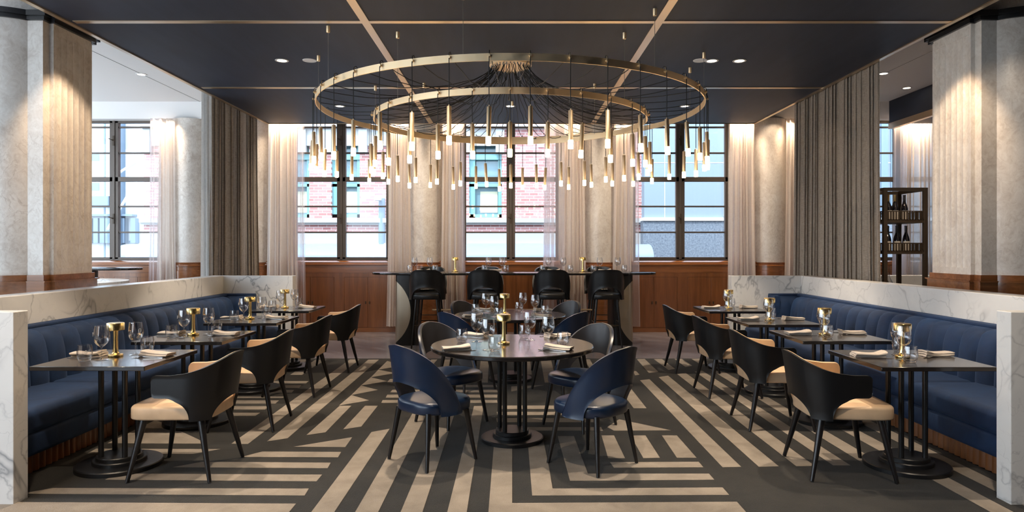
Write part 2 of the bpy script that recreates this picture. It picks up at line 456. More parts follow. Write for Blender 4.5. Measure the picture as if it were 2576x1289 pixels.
# windows
zb = [1.785, 2.254, 2.745, 3.223, 3.69]
for i, x in enumerate(WX):
    f = MB(); y0, y1 = 12.34, 12.42
    f.box(x-HW, x+HW, y0, y1, 1.275, 1.335); f.box(x-HW, x+HW, y0, y1, 3.76, 3.80)
    f.box(x-HW, x-HW+.05, y0, y1, 1.3, 3.8); f.box(x+HW-.05, x+HW, y0, y1, 1.3, 3.8)
    f.box(x-.022, x+.022, y0-.015, y1, 1.3, 3.8)
    for s in (-1, 1): f.box(x+s*.05-.028, x+s*.05+.028, y0, y1, 1.3, 3.8)
    for z in zb:
        h = .042 if z == 2.745 else .014
        f.box(x-HW, x+HW, y0+(.0 if h > .02 else .02), y1, z-h, z+h)
    fr = struct('window_%d' % (i+1), f, 'frame', bev=.004, smooth=False)
    g = MB()
    g.box(x-HW+.04, x+HW-.04, 12.378, 12.384, 1.32, 3.77)
    g.build('pane', 'pane', fr, smooth=False)
    for zc in (2.03, 3.44):
        l = MB(); l.box(x-.016, x+.016, y0-.028, y0-.012, zc-.09, zc+.09); l.tube([(x, y0-.02, zc), (x-.01, y0-.06, zc+.01), (x-.055, y0-.065, zc+.03)], .009, 8)
        l.build('window_latch', 'dark_steel', fr)

# cabinets beneath the windows
names = ['beneath the window left of the sheer-framed centre window', 'under the centre window, behind the bar table', 'beneath the window right of the centre window']
for (x, lab) in ((-3.09,'red-brown panelled cabinet under the window behind the left booth end'),(-.025,'red-brown panelled cabinet under the centre window behind the bar table'),(3.04,'red-brown panelled cabinet under the window behind the right booth end'),(-7.2,'red-brown panelled cabinet under the window by the distant left oval table'),(6.99,'red-brown panelled cabinet under the window behind the wine rack')):
    r0 = empty('wall_cabinet', (x, WY, 0)); tag(r0, lab, 'cabinet', 'panelled wall cabinets under the windows')
    b0 = MB(); b0.box(-.96, .96, -.012, 0, .985, 1.055); b0.box(-.09, .09, -.012, 0, .075, .985)
    for s in (-1, 1): b0.box(s*.945-.015, s*.945+.015, -.012, 0, .075, .985)
    b0.build('cabinet_frame', 'wood_red', r0, smooth=False)
    for s in (-1, 1):
        for k in (0, 1):
            a = .094+k*.418; d = MB(); x0, x1 = sorted((s*a, s*(a+.414)))
            d.box(x0, x1, -.012, 0, .08, .98)
            dd = d.build('cabinet_door', 'wood_red', r0, smooth=False, bev=.002)
            hx = s*(.094+.416)+(-.035 if k == 0 else .035)*s
            h = MB(); h.box(hx-.008, hx+.008, -.035, -.012, .50, .55); h.build('door_handle', 'dark_steel', dd, smooth=False, bev=.003)

# columns in front of the back wall
def column(x, nm='column'):
    cy = 12.32; r = .295
    c0 = MB(); c0.lathe([(r, 1.245), (r, 3.80)], 48, (x, cy, 0))
    o = struct(nm, c0, 'stone')
    tag(o, None)
    b0 = MB(); b0.lathe([(r+.035,0),(r+.035,1.10),(r+.028,1.105),(r+.028,1.17),(r+.04,1.175),(r+.04,1.195),(r+.012,1.205),(r+.012,1.235),(r+.018,1.245),(0,1.245)], 48, (x, cy, 0))
    b0.build('wood_base', 'wood_red_h', o)
    return o
for x in (-5.8, -4.66, -1.57, 1.57, 4.62, 5.75): column(x)

# big piers behind the booths
def pier(s):
    def blk(mb, off, z0, z1):
        mb.prism([(s*4.9+(.5+off)*math.cos(2*PI*i/64), 6.8+(.5+off)*math.sin(2*PI*i/64)) for i in range(64)], z0, z1)
        mb.box(*sorted((s*(4.38-off), s*4.9)), 6.52-off, 7.10+off, z0, z1)
        mb.box(*sorted((s*(4.42-off), s*4.9)), 6.43-off, 7.18+off, z0, z1)
    p = MB()
    p.prism([(s*4.9+.5*math.cos(2*PI*i/64), 6.8+.5*math.sin(2*PI*i/64)) for i in range(64)], 1.24, AZ)
    p.box(*sorted((s*4.42, s*4.9)), 6.43, 7.18, 1.24, 3.66)
    p.box(*sorted((s*4.38, s*4.6)), 6.52, 7.10, 1.24, 1.31); p.box(*sorted((s*4.38, s*4.6)), 6.52, 7.10, 3.55, 3.66)
    pts = [(s*4.6, 6.52), (s*4.38, 6.52), (s*4.38, 6.545)]
    nf = 6; wd = (7.075-6.545)/nf
    for k in range(nf):
        y0 = 6.545+k*wd
        for j in range(1, 8):
            a = PI*j/8; pts.append((s*(4.38+.008*math.sin(a)), y0+wd*.5-math.cos(a)*wd*.44))
        pts.append((s*4.38, y0+wd))
    pts += [(s*4.38, 7.10), (s*4.6, 7.10)]
    p.prism(pts, 1.31, 3.55)
    o = struct('column_pier', p, 'stone', angle=30)
    b0 = MB(); blk(b0, .02, 0, 1.245); blk(b0, .035, 0, 1.19); blk(b0, .05, 1.178, 1.19)
    b0.build('wood_base', 'wood_red_h', o, angle=30)
    r0 = MB(); blk(r0, .03, 3.645, 3.70); blk(r0, .055, 3.68, 3.73)
    r0.build('top_ring', 'black', o, angle=30)
pier(-1); pier(1)

# marble booth walls
for s, nm in ((-1, 'wall_left_booth'), (1, 'wall_right_booth')):
    w = MB()
    X = lambda a: s*a
    out = [(X(2.90),3.97),(X(6.2),3.97),(X(6.2),4.07),(X(4.08),4.07),(X(4.08),9.30),(X(2.945),9.30),(X(2.945),9.16),(X(3.88),9.16),(X(3.88),4.09),(X(2.90),4.09)]
    if s > 0: out = out[::-1]
    w.prism(out, 0, 1.127)
    struct(nm, w, 'marble', smooth=False, bev=.004)
# another booth wall further right, seen through the wine rack
w = MB(); w.box(4.9, 9.5, 9.30, 9.42, 0, 1.127); struct('wall_right_far_booth', w, 'marble', smooth=False, bev=.004)

# carpet
CARPET = [
  [(-3.19,4.01),(-1.26,3.98),(-1.26,3.85),(-2.94,3.88)] ,
  [(-2.85,4.24),(-1.26,4.23),(-1.25,4.11),(-2.98,4.14)] ,
  [(-2.6,4.51),(-1.25,4.49),(-1.25,4.36),(-2.62,4.39)] ,
  [(-2.16,4.76),(-1.26,4.74),(-1.25,4.62),(-2.31,4.64)] ,
  [(-1.83,5.0),(-1.25,4.99),(-1.24,4.86),(-1.93,4.87)] ,
  [(-1.64,5.12),(-1.26,5.38),(-1.25,5.11)] ,
  [(-3.08,4.95),(-3.09,5.07),(-2.16,5.06),(-2.31,4.94)] ,
  [(-3.09,5.21),(-3.09,5.91),(-2.99,5.83),(-2.32,5.2)] ,
  [(-2.77,6.18),(-2.28,6.18),(-2.28,6.06),(-2.75,6.06)] ,
  [(-2.8,6.43),(-2.29,6.43),(-2.28,6.3),(-2.78,6.3)] ,
  [(-2.83,6.68),(-2.28,6.68),(-2.27,6.54),(-2.81,6.54)] ,
  [(-2.82,6.85),(-2.28,6.85),(-2.28,6.78),(-2.82,6.78)] ,
  [(-2.71,7.17),(-2.29,7.17),(-2.27,7.03),(-2.69,7.03)] ,
  [(-2.71,7.42),(-2.29,7.42),(-2.27,7.27),(-2.7,7.27)] ,
  [(-2.71,7.65),(-2.28,7.65),(-2.27,7.52),(-2.69,7.52)] ,
  [(-2.62,8.24),(-2.47,8.25),(-2.47,8.02),(-2.61,8.02)] ,
  [(-2.87,9.12),(-2.72,9.12),(-2.71,8.75),(-2.82,8.75)] ,
  [(-2.63,9.11),(-2.48,9.11),(-2.49,8.38),(-2.58,8.38)] ,
  [(-2.17,9.13),(-2.04,9.13),(-2.01,5.19),(-2.14,5.2)] ,
  [(-1.92,9.12),(-1.78,9.12),(-1.76,5.35),(-1.89,5.26)] ,
  [(-1.65,9.01),(-1.38,8.66),(-1.64,8.36)] ,
  [(-1.64,8.36),(-1.39,8.14),(-1.63,7.87)] ,
  [(-1.63,7.87),(-1.4,7.64),(-1.64,7.4)] ,
  [(-1.64,7.4),(-1.41,7.17),(-1.63,6.92)] ,
  [(-1.63,6.92),(-1.4,6.68),(-1.64,6.46)] ,
  [(-1.63,6.45),(-1.52,6.45),(-1.51,5.52),(-1.64,5.44)] ,
  [(-1.39,6.45),(-1.27,6.45),(-1.26,5.7),(-1.39,5.61)] ,
  [(-1.39,7.77),(-1.31,7.77),(-1.27,7.59),(-1.39,7.59)] ,
  [(-1.26,7.43),(-0.17,7.43),(-0.16,7.31),(-1.27,7.31)] ,
  [(-1.26,7.18),(-0.16,7.18),(-0.15,7.05),(-1.26,7.05)] ,
  [(-1.27,6.94),(-0.15,6.94),(-0.15,6.8),(-1.26,6.8)] ,
  [(-1.27,6.69),(-0.15,6.69),(-0.14,6.57),(-1.26,6.57)] ,
  [(-0.14,6.46),(0.66,6.46),(0.67,6.32),(-0.13,6.32)] ,
  [(-0.14,6.21),(0.69,6.21),(0.7,6.09),(-0.13,6.09)] ,
  [(-0.14,5.98),(0.72,5.98),(0.73,5.84),(-0.13,5.84)] ,
  [(-0.13,5.68),(0.74,5.68),(0.74,5.57),(-0.13,5.57)] ,
  [(-0.01,7.35),(0.35,7.43),(-0.01,7.09)] ,
  [(-1.08,9.13),(-1.0,9.13),(-1.05,7.56),(-1.14,7.56)] ,
  [(-0.9,9.13),(-0.79,9.13),(-0.81,7.56),(-0.91,7.56)] ,
  [(-0.42,9.13),(-0.31,9.13),(-0.27,7.56),(-0.38,7.56)] ,
  [(0.18,9.13),(0.24,9.13),(0.23,8.04),(0.16,8.04)] ,
  [(0.38,9.13),(0.52,9.13),(0.49,7.56),(0.36,7.56)] ,
  [(0.96,9.15),(1.04,9.15),(1.02,8.29),(0.96,8.29)] ,
  [(-1.14,5.53),(-1.01,5.63),(-1.0,3.87),(-1.13,3.87)] ,
  [(-0.9,6.45),(-0.77,6.45),(-0.75,3.87),(-0.88,3.87)] ,
  [(-0.63,6.45),(-0.52,6.45),(-0.5,3.87),(-0.63,3.87)] ,
  [(-0.36,6.44),(-0.27,6.44),(-0.25,3.87),(-0.37,3.87)] ,
  [(-0.14,5.47),(-0.0,5.47),(-0.0,3.99),(1.32,4.01),(1.32,3.87),(-0.13,3.87)] ,
  [(0.12,5.42),(0.24,5.39),(0.25,4.65),(0.25,4.23),(1.31,4.25),(1.31,4.12),(0.12,4.11)] ,
  [(0.36,5.41),(0.49,5.41),(0.5,4.51),(1.3,4.51),(1.3,4.39),(0.37,4.37)] ,
  [(0.68,4.75),(1.3,4.76),(1.3,4.64),(0.69,4.63)] ,
  [(0.71,5.43),(0.81,5.43),(0.8,4.84),(0.68,4.84)] ,
  [(0.94,5.43),(1.06,5.43),(1.05,4.85),(0.93,4.84)] ,
  [(1.19,5.43),(1.31,5.43),(1.31,4.85),(1.17,4.85)] ,
  [(0.93,5.94),(1.3,5.58),(0.83,5.57),(0.79,5.68)] ,
  [(1.44,7.69),(1.56,7.76),(1.56,4.65),(1.43,4.64)] ,
  [(1.69,7.88),(1.82,7.97),(1.82,4.66),(1.68,4.65)] ,
  [(1.95,8.07),(2.07,8.15),(2.07,4.67),(1.94,4.66)] ,
  [(2.2,8.24),(2.31,8.3),(2.32,4.68),(2.2,4.68)] ,
  [(1.67,9.15),(1.78,9.18),(1.76,8.22),(1.63,8.14)] ,
  [(1.9,9.17),(2.01,9.17),(2.01,8.42),(1.91,8.34)] ,
  [(2.18,9.18),(2.28,9.18),(2.28,8.64),(2.17,8.55)] ,
  [(2.41,9.18),(2.54,9.2),(2.53,8.82),(2.41,8.73)] ,
  [(1.13,7.14),(1.26,7.2),(1.25,6.35),(1.13,6.35)] ,
  [(1.46,8.27),(1.5,8.27),(1.5,8.04),(1.44,7.99)] ,[(2.43,8.5),(2.555,8.55),(2.555,4.68),(2.43,4.68)],[(2.70,8.6),(2.83,8.65),(2.83,3.0),(2.70,3.0)],[(2.96,8.7),(3.09,8.75),(3.09,3.0),(2.96,3.0)]]
cp = MB(); cp.prism([(-5.8,1.0),(5.8,1.0),(5.8,3.965),(2.895,3.965),(2.895,4.095),(3.183,4.095),(3.183,9.155),(2.94,9.155),(2.94,9.22),(-2.94,9.22),(-2.94,9.155),(-3.183,9.155),(-3.183,4.095),(-2.895,4.095),(-2.895,3.965),(-5.8,3.965)], .0005, .008); cp.m = 1
for q in CARPET:
    q = [(x, 2.6 if y < 3.9 else y) for x, y in q]
    a = sum(q[i][0]*q[(i+1)%len(q)][1]-q[(i+1)%len(q)][0]*q[i][1] for i in range(len(q)))
    if a < 0: q = q[::-1]
    cp._add([(x, y, .0092) for x, y in q], [tuple(range(len(q)))])
me_c = cp.build('carpet', ['carpet_d', 'carpet_l'], smooth=False)
tag(me_c, 'charcoal carpet with beige geometric stripes under the tables', 'carpet')

# ------------------------------------------------------------------ banquettes
def banquette(s, lab):
    root = empty('banquette', (s*3.5, 6.6, 0)); tag(root, lab, 'banquette', 'blue velvet booth benches')
    ox, oy = s*3.5, 6.6
    L = lambda x, y, z: (s*x-ox, y-oy, z)
    prof = [(.235,.40),(.24,.47),(.235,.58),(.225,.69),(.21,.76),(.188,.81),(.155,.842),(.12,.86),(.10,.868)]
    wgt = [1,1,1,1,.95,.9,.7,.35,0]
    ys = []; y0, y1, wd = 4.10, 8.92, .2095
    n = round((y1-y0)/wd); wd = (y1-y0)/n
    cols_ = []
    for k in range(n):
        for j in range(8):
            u = j/8; y = y0+(k+u)*wd; bl = abs(math.sin(PI*u))**.5
            cols_.append((y, bl))
    cols_.append((y1, 0))
    G = []
    for y, bl in cols_:
        G.append([L(3.88-d-(.044*bl*w_ if d > .1 else 0), y, z+(.022*bl*w_ if z > .8 else .012*bl*w_ if z > .75 else 0)) for (d, z), w_ in zip(prof, wgt)])
    mb = MB(); mb.grid(G)
    # return along the end wall
    G = []
    xs = []
    for k in range(2):
        for j in range(8):
            u = j/8; xs.append((3.43+(k+u)*.23, abs(math.sin(PI*u))**.55))
    xs.append((3.89, 0))
    for x, bl in xs:
        G.append([L(x, 9.155-d*.95-(.02*bl*w_), z) for (d, z), w_ in zip(prof, wgt)])
    mb.grid(G)
    mb.prism([L(x, y, 0)[:2] for x, y in ((3.43,9.155),(3.43,8.925),(3.50,8.92),(3.50,9.155))], .40, .872)
    mb.build('backrest', 'velvet', root, angle=60)
    cap = MB(); cap.rbox(*sorted((s*3.775-ox, s*3.878-ox)), 4.10-oy, 9.155-oy, .862, .893, .010, 2)
    cap.rbox(*sorted((s*3.43-ox, s*3.80-ox)), 9.05-oy, 9.157-oy, .862, .893, .010, 2)
    cap.build('top_rail', 'velvet', root)
    for a, b_ in ((4.10,5.35),(5.36,6.84),(6.85,8.29),(8.30,9.14)):
        cu = MB(); cu.rbox(*sorted((s*3.10-ox, s*3.68-ox)), a-oy, b_-oy, .292, .452, .045, 4, crown=.014)
        cu.build('seat_cushion', 'velvet', root, angle=60)
    bs = MB(); bs.rbox(*sorted((s*3.105-ox, s*3.86-ox)), 4.10-oy, 9.14-oy, .145, .30, .03, 3)
    bs.build('seat_base', 'velvet', root)
    pl = MB(); pts = []
    N = 78; w0 = (9.10-4.11)/N
    for k in range(N):
        for j in range(6):
            u = j/6; pts.append((s*(3.185+.018*(1-math.sin(PI*u)))-ox, 4.11+(k+u)*w0-oy))
    pts += [(s*3.20-ox, 9.10-oy), (s*3.30-ox, 9.10-oy), (s*3.30-ox, 4.11-oy)]
    pl.prism(pts, .009, .15); pl.build('fluted_plinth', 'plinth', root, angle=50)
    return root
banquette(-1, 'dark navy velvet channel-backed bench along the left marble wall')
banquette(1, 'bright blue velvet channel-backed bench along the right marble wall')

# ------------------------------------------------------------------ tables
def table_base(r):
    b0 = MB(); b0.lathe([(0,.0095),(r,.0095),(r,.034),(r-.006,.04),(r*.62,.04),(r*.62,.062),(r*.62-.005,.067),(r*.53,.067),(r*.53,.088),(r*.53-.005,.093),(0,.093)], 56)
    return b0
sq = empty('square_dining_table'); tag(sq, 'x', 'table', 'square tables along the booths')
MB().rbox(-.365,.365,-.365,.365,.722,.75,.003,1).build('tabletop','wood_dark',sq)
table_base(.27).build('base','base',sq)
for a in (-1,1):
    for b_ in (-1,1): MB().tube([(a*.08,b_*.08,.09),(a*.08,b_*.08,.723)],.0175,16).build('post','base',sq)
SQ = Proto(sq)
LT = [(-2.69,4.68),(-2.69,5.83),(-2.72,7.18),(-2.79,8.50)]
RT = [(2.69,4.66),(2.71,5.87),(2.68,7.05),(2.70,8.45)]
ORD = ['nearest', 'second', 'third', 'farthest']
for T, side in ((LT,'left'),(RT,'right')):
    for i,(x,y) in enumerate(T):
        SQ.put((x,y,0),0,'dark square pedestal table, %s from the camera along the %s booth' % (ORD[i], side), 'square tables along the booths')
rt = empty('round_dining_table'); tag(rt,'x','table','round tables in the middle')
tp = MB(); tp.lathe([(0,.718),(.624,.718),(.63,.724),(.63,.744),(.624,.75),(0,.75)],96); tp.build('tabletop','wood_dark',rt)
table_base(.242).build('base','base',rt)
for a in (-30,60,150,240):
    MB().tube([(.113*math.cos(R(a)),.113*math.sin(R(a)),.09),(.113*math.cos(R(a)),.113*math.sin(R(a)),.72)],.0175,16).build('post','base',rt)
RT_ = Proto(rt)
C1 = (0,5.31); C2 = (-.02,7.72)
RT_.put((*C1,0),0,'large dark round pedestal table nearest the camera')
RT_.put((*C2,0),0,'large dark round pedestal table behind the front round one')

# ------------------------------------------------------------------ chairs
def seat_pad(ax, yb, yf, z0, z1, ex=3.2, crown=.012, r=.03, taper=0):
    cy = (yb+yf)/2; ay = (yf-yb)/2; n = 56; mb = MB(); rings = []
    def ring(k, z):
        row = []
        for j in range(n):
            a = 2*PI*j/n; c_, s_2 = math.cos(a), math.sin(a)
            x = math.copysign(abs(c_)**(2/ex), c_)*(ax-k); y = math.copysign(abs(s_2)**(2/ex), s_2)*(ay-k)
            x *= 1+taper*(y/ay)
            row.append((x, cy+y, z))
        return row
    for i in range(5):
        a = PI/2*i/4; rings.append(ring(r*(1-math.sin(a)), z0+r*.6*(1-math.cos(a))))
    for i in range(6):
        a = PI/2*i/5; rings.append(ring(r*(1-math.cos(a)), z1-r+r*math.sin(a)))
    rings = [rings[0]]+rings[1:]
    for kk, zz in ((.3,.55),(.6,.85),(.85,.97)): rings.append(ring(r+(min(ax,ay)-r)*kk, z1+crown*zz))
    G = [[rings[i][j] for i in range(len(rings))] for j in range(n)]
    mb.grid(G, close_u=True)
    mb._add(rings[0], [tuple(range(n))]); mb._add(rings[-1], [tuple(range(n))])
    return mb
def leg(mb, x0, y0, z0, x1, y1, r0, r1):
    mb.tube([(x0,y0,z0),((x0+x1)/2,(y0+y1)/2,z0/2),(x1,y1,.0135)], r0, 14, True, r1); return mb

def shell_surface(plan, top, bot, us, nv, thick, lean):
    """plan(u)->(x,y), top/bot(u)->z, lean(x,y,z)->(x,y); returns outer/inner grids"""
    O = []; I = []; I2 = []
    for i, u in enumerate(us):
        x, y = plan(u); e = 1e-3
        xa, ya = plan(u-e); xb, yb = plan(u+e); tx, ty = xb-xa, yb-ya; l = math.hypot(tx, ty); nx, ny = -ty/l, tx/l
        zt, zb_ = top(u), bot(u); ro = []; ri = []; rj = []
        for j in range(nv):
            z = zb_+(zt-zb_)*j/(nv-1)
            e_ = min(j, nv-1-j); k = .0035 if e_ == 0 else 0
            X, Y = lean(x, y, z)
            ro.append((X-nx*k, Y-ny*k, z))
            X, Y = lean(x+nx*thick[0], y+ny*thick[0], z); ri.append((X, Y, z))
            zz = min(max(z, zb_+.004), zt-.004)
            X, Y = lean(x+nx*(thick[0]+thick[1]), y+ny*(thick[0]+thick[1]), zz); rj.append((X, Y, zz))
        O.append(ro); I.append(ri); I2.append(rj)
    return O, I, I2

def make_armchair():
    root = empty('armchair'); tag(root, 'x', 'chair', 'tan and black armchairs along the booths')
    W = .268
    def plan(u):
        a = abs(u); ub = .66; sg = 1 if u >= 0 else -1
        if a < ub:
            t = a/ub*PI/2; x = W*math.sin(t)**.86 if t > 0 else 0; y = -.05-.235*math.cos(t)**.80 if t < PI/2 else -.05
            return (sg*x, y)
        return (sg*(W-.012*((a-ub)/(1-ub))**2), -.05+(a-ub)/(1-ub)*.165)
    def plan_s(u):   # right to left so that the inner side is on the left of travel
        x, y = plan(-u); return (-x if False else x, y)
    def top(u):
        a = abs(u); z = .69+.118*(.5+.5*math.cos(PI*min(1, a/.78)))
        if a > .93: z -= .035*(1-math.sqrt(max(0, 1-((a-.93)/.07)**2)))
        return z
    def bot(u):
        a = abs(u)
        if a < .30: return .395+.122*math.sqrt(max(0, 1-(a/.30)**2))
        if a < .555: return .395
        z = .395+.150*math.sqrt(max(0, 1-(max(0, (.80-a))/.245)**2))
        if a > .94: z += .03*(1-math.sqrt(max(0, 1-((a-.94)/.06)**2)))
        return z
    us = sorted(set([round(-1+2*i/110, 4) for i in range(111)]+[s*k for s in (-1,1) for k in (.297,.30,.303,.552,.555,.558,.57,.95,.97,.985,.995)]))
    def lean(x, y, z):
        k = max(0, z-.40); w_ = max(0, min(1, (-y-.02)/.22))
        return (x*(1+.10*k), y-.14*k*w_)
    O, I, J = shell_surface(plan, top, bot, us, 12, (.016, .012), lean)
    # orientation: make sure the inner offset points to the seat
    if math.hypot(*J[len(us)//2][5][:2]) > math.hypot(*O[len(us)//2][5][:2]):
        O, I, J = shell_surface(plan, top, bot, us, 12, (-.016, -.012), lean)
    sh = MB(); sh.solid(O, I); so = sh.build('back_shell', 'lea_black', root, angle=50)
    li = MB(); li.solid(I, J); lo = li.build('lining', 'lea_tan', so, angle=50); lo['label'] = 'tan leather inner lining'
    sp = seat_pad(.243, -.245, .292, .396, .486, 5.2, .008, .022, .05).build('seat', 'lea_tan', root, angle=60); sp['label'] = 'tan leather seat'
    for a in (-1, 1):
        leg(MB(), a*.205, .185, .41, a*.2675, .262, .024, .0125).build('leg', 'leg', root)
        leg(MB(), a*.200, -.175, .41, a*.2675, -.262, .024, .0125).build('leg', 'leg', root)
    return root
AC = Proto(make_armchair())
LC = [(-2.18,4.595),(-2.21,5.78),(-2.22,7.06),(-2.21,8.38)]
RC = [(2.19,4.60),(2.20,5.80),(2.20,7.00),(2.19,8.34)]
for i,(x,y) in enumerate(LC):
    AC.put((x,y,0), PI/2+R((0,3,-2,1)[i]), 'black-backed armchair with tan seat at the %s square table of the left booth' % ORD[i], 'tan and black armchairs along the booths')
for i,(x,y) in enumerate(RC):
    AC.put((x,y,0), -PI/2+R((-4,-2,1,1)[i]), 'black-backed armchair with tan seat at the %s square table of the right booth' % ORD[i], 'tan and black armchairs along the booths')

def make_curved(name, W, D, zseat, tops, arch, tmax, legs, label_group, cat, zref, lean_k=.14, seat=None, yc=-.01):
    root = empty(name); tag(root, 'x', cat, label_group)
    def plan(t):
        a = R(t); return (W*math.sin(a), yc-D*math.cos(a))
    top = lambda t: interp(tops, abs(t)); zb0, ah, aw = arch
    bot = lambda t: zb0+ah*math.sqrt(max(0, 1-(t/aw)**2)) if abs(t) < aw else zb0
    us = sorted(set([-tmax+2*tmax*i/100 for i in range(101)]+[s*(aw+d) for s in (-1,1) for d in (-1.5,-.6,-.2,0,.4)]))
    def lean(x, y, z):
        k = max(0, z-zseat); w_ = max(0, min(1, (-y+.02)/(D))); return (x*(1+.06*k), y-lean_k*k*w_)
    th = (.014, .012)
    O, I, J = shell_surface(plan, top, bot, us, 12, th, lean)
    if math.hypot(*J[len(us)//2][5][:2]) > math.hypot(*O[len(us)//2][5][:2]):
        O, I, J = shell_surface(plan, top, bot, us, 12, (-th[0], -th[1]), lean)
    return root, O, I, J
def smooth_tops(pts, n=60):
    x1 = pts[-1][0]; out = []
    for i in range(n+1):
        x = x1*i/n; a = [interp(pts, max(0, min(x1, x+d))) for d in (-6,-3,0,3,6)] if x < x1-6 else [interp(pts, x)]
        out.append((x, sum(a)/len(a)))
    return out
def make_side():
    tops = smooth_tops([(0,.85),(25,.832),(45,.785),(60,.725),(75,.64),(90,.53),(102,.425),(109,.372)])
    root, O, I, J = make_curved('dining_chair', .255, .245, .42, tops, (.365,.225,66), 109, None, 'leather side chairs round the tables', 'chair', .42)
    sh = MB(); sh.solid(O, I); so = sh.build('back_shell', 'lea_navy', root, angle=50)
    li = MB(); li.solid(I, J); lo = li.build('lining', 'lea_gray', so, angle=50); lo['label'] = 'dark grey leather inner lining'
    seat_pad(.228, -.215, .245, .368, .455, 2.9, .014, .03).build('seat', 'lea_navy', root, angle=60)
    for a in (-1, 1):
        for b_ in (-1, 1):
            leg(MB(), a*.165, b_*.165, .385, a*.2165, b_*.2165, .021, .012).build('leg', 'leg', root)
    return root
SCh = Proto(make_side())
pos = [((-.563,4.818),'near left'),((.556,4.73),'near right'),((-.52,5.85),'far left'),((.567,5.75),'far right')]
for (p, w_) in pos:
    a = {'near left':-45,'near right':45,'far left':-135,'far right':135}[w_]
    SCh.put((*p,0), R(a), 'dark blue leather chair with cut-out back, %s of the front round table' % w_, 'leather side chairs round the tables')
pos = [((-.486,7.2),'near left'),((.516,7.2),'near right'),((-.46,8.3),'far left'),((.545,8.3),'far right')]
for (p, w_) in pos:
    a = {'near left':-45,'near right':45,'far left':-135,'far right':135}[w_]
    SCh.put((*p,0), R(a), 'dark blue leather chair with cut-out back, %s of the rear round table' % w_, 'leather side chairs round the tables')

def make_stool():
    tops = smooth_tops([(0,1.185),(30,1.180),(42,1.165),(56,1.128),(68,1.06),(80,.965),(90,.88),(100,.80),(108,.745)])
    root, O, I, J = make_curved('bar_stool', .268, .24, .80, tops, (.735,.19,54), 108, None, 'black stools at the bar table', 'stool', .8, .10)
    sh = MB(); sh.solid(O, I); so = sh.build('back_shell', 'lea_black', root, angle=50)
    li = MB(); li.solid(I, J); li.build('lining', 'lea_black', so, angle=50)
    seat_pad(.238, -.215, .235, .74, .828, 2.8, .012, .03).build('seat', 'lea_black', root, angle=60)
    for a in (-1, 1):
        for b_ in (-1, 1):
            leg(MB(), a*.15, b_*.14, .75, a*.215, b_*.205, .018, .011).build('leg', 'leg', root)
    fr = MB(); k = .187
    for (p, q, z) in (((-k,-k*.93),(k,-k*.93),.36),((-k,k*.93),(k,k*.93),.30),((-k,-k*.93),(-k,k*.93),.40),((k,-k*.93),(k,k*.93),.40)):
        fr.tube([(*p,z),(*q,z)],.008,8)
    fr.build('footrest','dark_steel',root)
    return root
ST = Proto(make_stool())
sx = [-1.265,-.405,.595,1.40]
lab4 = ['first','second','third','fourth']
for i, x in enumerate(sx): ST.put((x,10.22,0), 0, 'black leather stool on the near side of the bar table, %s from the left' % lab4[i], 'black stools at the bar table')
for i, x in enumerate([-1.37,-.42,.61,1.48]): ST.put((x,11.46,0), PI, 'black leather stool on the window side of the bar table, %s from the left' % lab4[i], 'black stools at the bar table')

# ------------------------------------------------------------------ bar table
bt = empty('bar_table', (.03,10.85,0)); tag(bt, 'long oval black marble bar table on two bronze-fronted drums before the windows', 'table')
def oval(ax, ay, ex, n=96): return [(math.copysign(abs(math.cos(2*PI*i/n))**(2/ex),math.cos(2*PI*i/n))*ax, math.copysign(abs(math.sin(2*PI*i/n))**(2/ex),math.sin(2*PI*i/n))*ay) for i in range(n)]
t0 = MB(); t0.prism(oval(2.24,.50,3.0), 1.085, 1.12); t0.build('tabletop','bar_top',bt,bev=.008,angle=30)
for s in (-1, 1):
    d = MB(); cx = s*1.68; d.prism([(cx+x, y) for x, y in oval(.165,.36,5)], 0, 1.085); do = d.build('drum_leg', 'base', bt, angle=30)
    # bronze inlay: part of the drum skin inside a circle of radius .6 centred outboard
    il = MB(); n = 240; pts = oval(.168,.363,5,n)
    G = []
    cols2 = []
    for i in range(n+1):
        x, y = pts[i % n]; wx = cx+x; dx = abs(wx-s*2.19)
        if dx < .6:
            h = math.sqrt(.36-dx*dx); z0, z1 = max(.004, .52-h), min(1.08, .52+h)
            cols2.append([(wx, y, z0), (wx, y, z1)])
        else:
            if len(cols2) > 1: il.grid(cols2)
            cols2 = []
    if len(cols2) > 1: il.grid(cols2)
    io = il.build('inlay_panel', 'champ', do, angle=60); io['label'] = 'brushed bronze semicircle panel'
fr = MB(); fr.tube([(-1.3,-.02,.52),(1.3,-.02,.52)],.014,12); fr.build('foot_rail','bronze',bt)
# ------------------------------------------------------------------ tableware
def logo(parent, r, z, sz=.0105):
    """small etched ring with a bar, lying on the bowl"""
    l = MB(); pts = []
    for i in range(25):
        a = 2*PI*i/24; u = sz*math.cos(a)*.82; w_ = sz*math.sin(a)*1.25; an = u/r
        pts.append(((r+.0006)*math.sin(an), -(r+.0006)*math.cos(an), z+w_))
    l.tube(pts, .0009, 5)
    l.tube([((r+.0006)*math.sin(k/r), -(r+.0006)*math.cos(k/r), z-.001) for k in (-sz*.8, 0, sz*.8)], .0008, 5)
    l.build('etched_mark', 'etch', parent)
wg = empty('wine_glass'); tag(wg, 'x', 'glass', 'stemmed wine glasses on the tables')
MB().lathe([(0,.0),(.044,0),(.0445,.0015),(.02,.0045),(.007,.010),(.0045,.022),(.0042,.078),(.007,.086),(.020,.095),(.036,.111),(.0465,.132),(.0505,.152),(.0500,.170),(.0455,.198),(.0405,.228),
            (.0393,.228),(.0443,.198),(.0487,.170),(.0492,.152),(.0452,.133),(.0345,.113),(.018,.099),(0,.096)], 36).build('bowl_and_stem','glass',wg, angle=70)
logo(wg, .0500, .172)
WG = Proto(wg)
